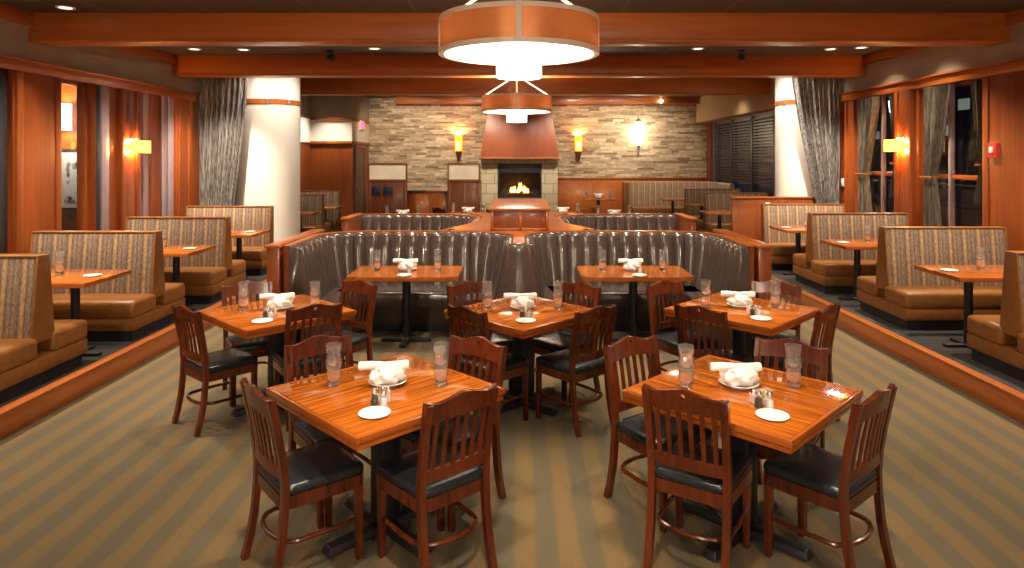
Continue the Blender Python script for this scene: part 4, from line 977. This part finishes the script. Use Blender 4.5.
bm = B(); lathe(bm, [(.085, 3.07), (.10, 3.10), (.03, 3.16), (.012, 3.30)], 14); lathe(bm, [(.012, 2.03), (.03, 2.08), (.012, 2.2), (.065, 2.37)], 14); tube(bm, [(0, 0, 3.25), (0, .22, 3.25)], .015, 8); obj('finial', bm, 'chrome', t)
for x, n in ((-2.4, 'left'), (2.4, 'right')):  # pair of unseen lanterns added for frontal fill light
    t = thing('wall_lantern', 'added white glass fill lantern on the wall behind the camera, %s one' % n, 'lamp', (x, YF + .16, 0))
    bm = B(); lathe(bm, [(.12, 2.65), (.15, 2.70), (.15, 3.10), (.12, 3.15)], 20, cap=False); obj('glass_body', bm, 'shade_white', t)
    bm = B(); box(bm, -.06, .06, -.16, -.13, 2.7, 3.0, .006); tube(bm, [(0, -.13, 2.67), (0, 0, 2.67)], .012); lathe(bm, [(.13, 2.62), (.13, 2.65)], 20); obj('bracket', bm, 'chrome', t)
    light('POINT', (x, YF + .45, 2.9), 215, (1, .86, .68), shadow_soft_size=.12)
# recessed downlights
def make_down():
    t = thing('downlight', '', 'lamp')
    bm = B(); lathe(bm, [(.095, -.012), (.10, -.004), (.10, 0), (.07, 0), (.07, -.010)], 20, cap=False); lathe(bm, [(.07, -.010), (.095, -.012)], 20, cap=False); obj('trim_ring', bm, 'trim_white', t)
    bm = B(); lathe(bm, [(.069, -.004), (.069, -.001)], 20); obj('lens', bm, 'down_lens', t); return t
PDn = Proto(make_down)
DL = []
def down(x, y, e, label, size=95, z=None, blend=.8, col=(1, .86, .68), grp='recessed ceiling downlights', aim=None):
    z = z or (ZC if y < 11.3 else ZC2)
    PDn.put((x, y, z), 0, label, grp)
    o = light('SPOT', (x, y, z - .03), e, col, spot_size=math.radians(size), spot_blend=blend, shadow_soft_size=.07)
    if aim: o.rotation_euler = (Vector(aim) - Vector((x, y, z))).to_track_quat('-Z', 'Y').to_euler()
OUT = ', above the photo frame'
E = 1.0
for tn, (x, y, a) in TABLES.items(): down(x * 1.02, y + (.05 if y < 4 else .25), (170 if y < 4 else 170) * E, 'recessed downlight over the ' + tn + OUT, 46)
for x, n in ((-1.22, 'left'), (1.24, 'right')): down(x, 7.0, 220 * E, 'recessed downlight over the %s banquette table' % n + OUT, 100)
for x, n in ((-2.6, 'left'), (2.6, 'right')):
    down(x, 2.0, 34 * E, 'recessed downlight over the near %s carpet' % n + OUT, 100); down(x * 1.15, 4.2, 90 * E, 'recessed downlight over the %s aisle' % n + OUT, 90)
down(-.1, 1.8, 190 * E, 'recessed downlight over the near centre carpet' + OUT, 60, aim=(0.15, 3.0, 0))
for x, n in ((-4.6, 'left'), (4.85, 'right')):
    for y, q in ((5.0, 'first'), (6.55, 'second')): down(x, y, 210 * E, 'recessed downlight over the %s %s-hand booth table' % (q, n) + OUT, 115)
    down(x, 8.75, 250 * E, 'recessed downlight over the %s-hand booths just behind the first beam' % n, 110)
down(-5.15, 7.55, 120 * E, 'recessed downlight in front of the first beam near the left wall', 80)
down(-5.1, 10.45, 480 * E, 'recessed downlight in front of the second beam above the left drapery', 62, aim=(-5.1, 11.8, 1.2))
down(-4.35, 10.5, 150 * E, 'recessed downlight in front of the second beam above the left column', 80)
down(-2.26, 10.4, 170 * E, 'recessed downlight in front of the second beam, left of the pendants', 90)
down(2.8, 10.4, 170 * E, 'recessed downlight in front of the second beam, right of the pendants', 90)
down(4.9, 10.45, 420 * E, 'recessed downlight in front of the second beam above the right drapery', 62, aim=(5.2, 11.8, 1.2))
down(5.3, 9.0, 60 * E, 'recessed downlight washing the right wall by the first window', 110); down(5.3, 10.3, 60 * E, 'recessed downlight washing the right wall by the second window', 110)
for x, n in ((-1.5, 'left'), (1.5, 'right')): down(x, 9.2, 200 * E, 'added fill downlight over the %s second-row banquette, hidden by the first beam' % n, 100)  # unseen pair added to lift the dark second row
for x, n, tx in ((-3.3, 'left', -3.45), (-1.5, 'right', -1.45)): down(x, 15.9, 150 * E, 'downlight added to brighten the %s frosted partition' % n, 50, aim=(tx, 17.5, 1.4))  # spots added to light the partitions and their frosted tops
for x, n in ((-1.2, 'left'), (1.0, 'right')): down(x, 13.6, 170 * E, 'recessed downlight behind the second beam, %s of the far pendant' % n, 90)
down(-3.4, 11.75, 95 * E, 'recessed downlight beside the left column top', 110, col=(1, .92, .8), aim=(-4.4, 12.2, 1.9)); down(-4.6, 11.6, 45 * E, 'recessed downlight close in front of the left column', 120, col=(1, .92, .8)); down(4.1, 11.7, 170 * E, 'downlight added beside the right column top to brighten it', 100, col=(1, .92, .8), aim=(5.2, 12.4, 1.8))  # the last one is added to brighten the right column
for x, n in ((-3.4, 'far left'), (-1.6, 'left'), (1.9, 'right'), (3.4, 'far right')): down(x, 17.9, 190 * E, 'downlight added to brighten the stone wall, %s' % n, 88, col=(1, .84, .62), aim=(x * 1.05, 20.5, 2.1))  # four added spots, aimed at the stones to brighten them
down(-5.1, 17.7, 170 * E, 'recessed downlight in front of the white band wall', 95, col=(1, .92, .8)); down(4.85, 13.4, 45 * E, 'recessed downlight by the near end of the tan soffit', 120); down(4.85, 16.2, 60 * E, 'recessed downlight by the middle of the tan soffit', 120); down(4.7, 18.4, 120 * E, 'recessed downlight over the corner banquette', 90)
down(-4.9, 14.9, 110 * E, 'recessed downlight over the far left booths', 90); down(-.8, 17.6, 110 * E, 'downlight added to brighten the fireplace, left', 70, aim=(-.5, 19.8, 1.2)); down(.9, 17.6, 110 * E, 'downlight added to brighten the fireplace, right', 70, aim=(.5, 19.8, 1.2)); down(2.4, 17.2, 130 * E, 'downlight added to brighten the wainscot table', 80); down(0, 15.6, 150 * E, 'recessed downlight behind the third beam above the wooden box', 100)  # fireplace and wainscot table spots are added to brighten what they face
for x, n in ((-2.2, 'left'), (2.2, 'right')): down(x, -1.0, 120 * E, 'added fill downlight behind the camera on the %s' % n, 120)  # unseen fill lights added behind the camera
# exposed spotlight on the header beam, ceiling-mounted black heads
t = thing('spotlight', 'bright bare spotlight on the header beam above the stone wall', 'lamp', (4.27, 20.0, 3.80))
bm = B(); lathe(bm, [(.04, 0), (.04, -.02)], 12, (0, 0, .02)); tube(bm, [(0, 0, 0), (0, -.03, -.08)], .01, 6); obj('bracket', bm, 'chrome', t)
bm = B(); lathe(bm, [(.02, -.0), (.055, -.05), (.03, -.10), (.003, -.11)], 14, (0, -.04, -.07)); obj('bulb', bm, 'lantern', t)
def make_head():
    t = thing('ceiling_spotlight', '', 'lamp')
    bm = B(); lathe(bm, [(.06, -.03), (.06, 0)], 16); tube(bm, [(0, 0, -.02), (0, 0, -.10)], .012, 6); obj('mount', bm, 'black_metal', t)
    bm = B(); lathe(bm, [(.03, -.08), (.055, -.06), (.06, .08), (.05, .085)], 16, (0, 0, -.12), 'y'); obj('head', bm, 'black_metal', t); return t
down(-6.9, 7.9, 160 * E, 'added fill downlight in the corridor beyond the left-hand windows', 130)  # added to light the window jamb and the corridor
PH = Proto(make_head)
PH.put((-3.0, 10.6, ZC), .5, 'small black ceiling spotlight in front of the second beam, left', 'black ceiling spotlights'); PH.put((3.55, 10.6, ZC), -.5, 'small black ceiling spotlight in front of the second beam, right', 'black ceiling spotlights')

# ------------------------------------------------------------------ small wall fittings
t = thing('exit_sign', 'red lettered EXIT sign on the side of the white band wall', 'sign', (-4.58, 19.4, 2.80))
bx('housing', 'trim_white', t, -.04, .02, -.22, .22, -.02, .26, bev=.008)
cu = bpy.data.curves.new('exit_text', 'FONT'); cu.body = 'EXIT'; cu.size = .24; cu.align_x = 'CENTER'; cu.extrude = .004
to = bpy.data.objects.new('exit_text', cu); C.objects.link(to); dg = bpy.context.evaluated_depsgraph_get(); me = bpy.data.meshes.new_from_object(to.evaluated_get(dg)); bpy.data.objects.remove(to)
me.materials.clear(); me.materials.append(M['exit_red']); eo = bpy.data.objects.new('lettering', me); C.objects.link(eo); eo.parent = t; eo.location = (.024, 0, .035); eo.rotation_euler = (PI / 2, 0, PI / 2); eo['label'] = 'red EXIT letters'
t = thing('fire_alarm', 'red fire alarm strobe on the right wall near the photo edge', 'alarm', (XR - .052, yr(1000), 2.08))
bx('body', 'red_plastic', t, -.05, 0, -.07, .07, -.09, .09, bev=.01); bx('strobe_lens', 'trim_white', t, -.065, -.05, -.03, .03, -.03, .04, bev=.006)
t = thing('light_switch', 'white light switch plate on the wood by the farther right window', 'switch', (XR - .031, yr(844.5), 1.55))
bx('plate', 'trim_white', t, -.008, 0, -.05, .05, -.07, .07, bev=.003); bx('toggle', 'trim_white', t, -.02, -.008, -.012, .012, -.02, .02, bev=.002)
t = thing('light_switch', 'white switch plate on the half wall behind the last right booth', 'switch', (3.99 + .5, 12.018, 1.12))
bx('plate', 'trim_white', t, -.04, .04, -.008, 0, -.06, .06, bev=.003); bx('toggle', 'trim_white', t, -.01, .01, -.018, -.008, -.02, .02, bev=.002)

# ------------------------------------------------------------------ world, camera, view
w = bpy.data.worlds.new('World'); scn.world = w; w.use_nodes = True
bg = w.node_tree.nodes['Background']; bg.inputs[0].default_value = (0.20, 0.26, 0.42, 1); bg.inputs[1].default_value = 0.02
cam = bpy.data.cameras.new('Camera'); co = bpy.data.objects.new('Camera', cam); C.objects.link(co)
co.location = (0, 0, H); co.rotation_euler = (PI / 2, 0, 0)
cam.sensor_width = 36; cam.lens = F / 1024 * 36
cam.shift_x = (512 - HX) / 1024; cam.shift_y = -(284 - HY) / 1024
scn.camera = co
vs = scn.view_settings; vs.view_transform = 'Standard'; vs.look = 'None'; vs.gamma = 1.0; vs.use_curve_mapping = False; vs.exposure = 1.0
scn.cycles.use_denoising = True
scn.cycles.max_bounces = 8; scn.cycles.transparent_max_bounces = 12; scn.cycles.sample_clamp_indirect = 6.0
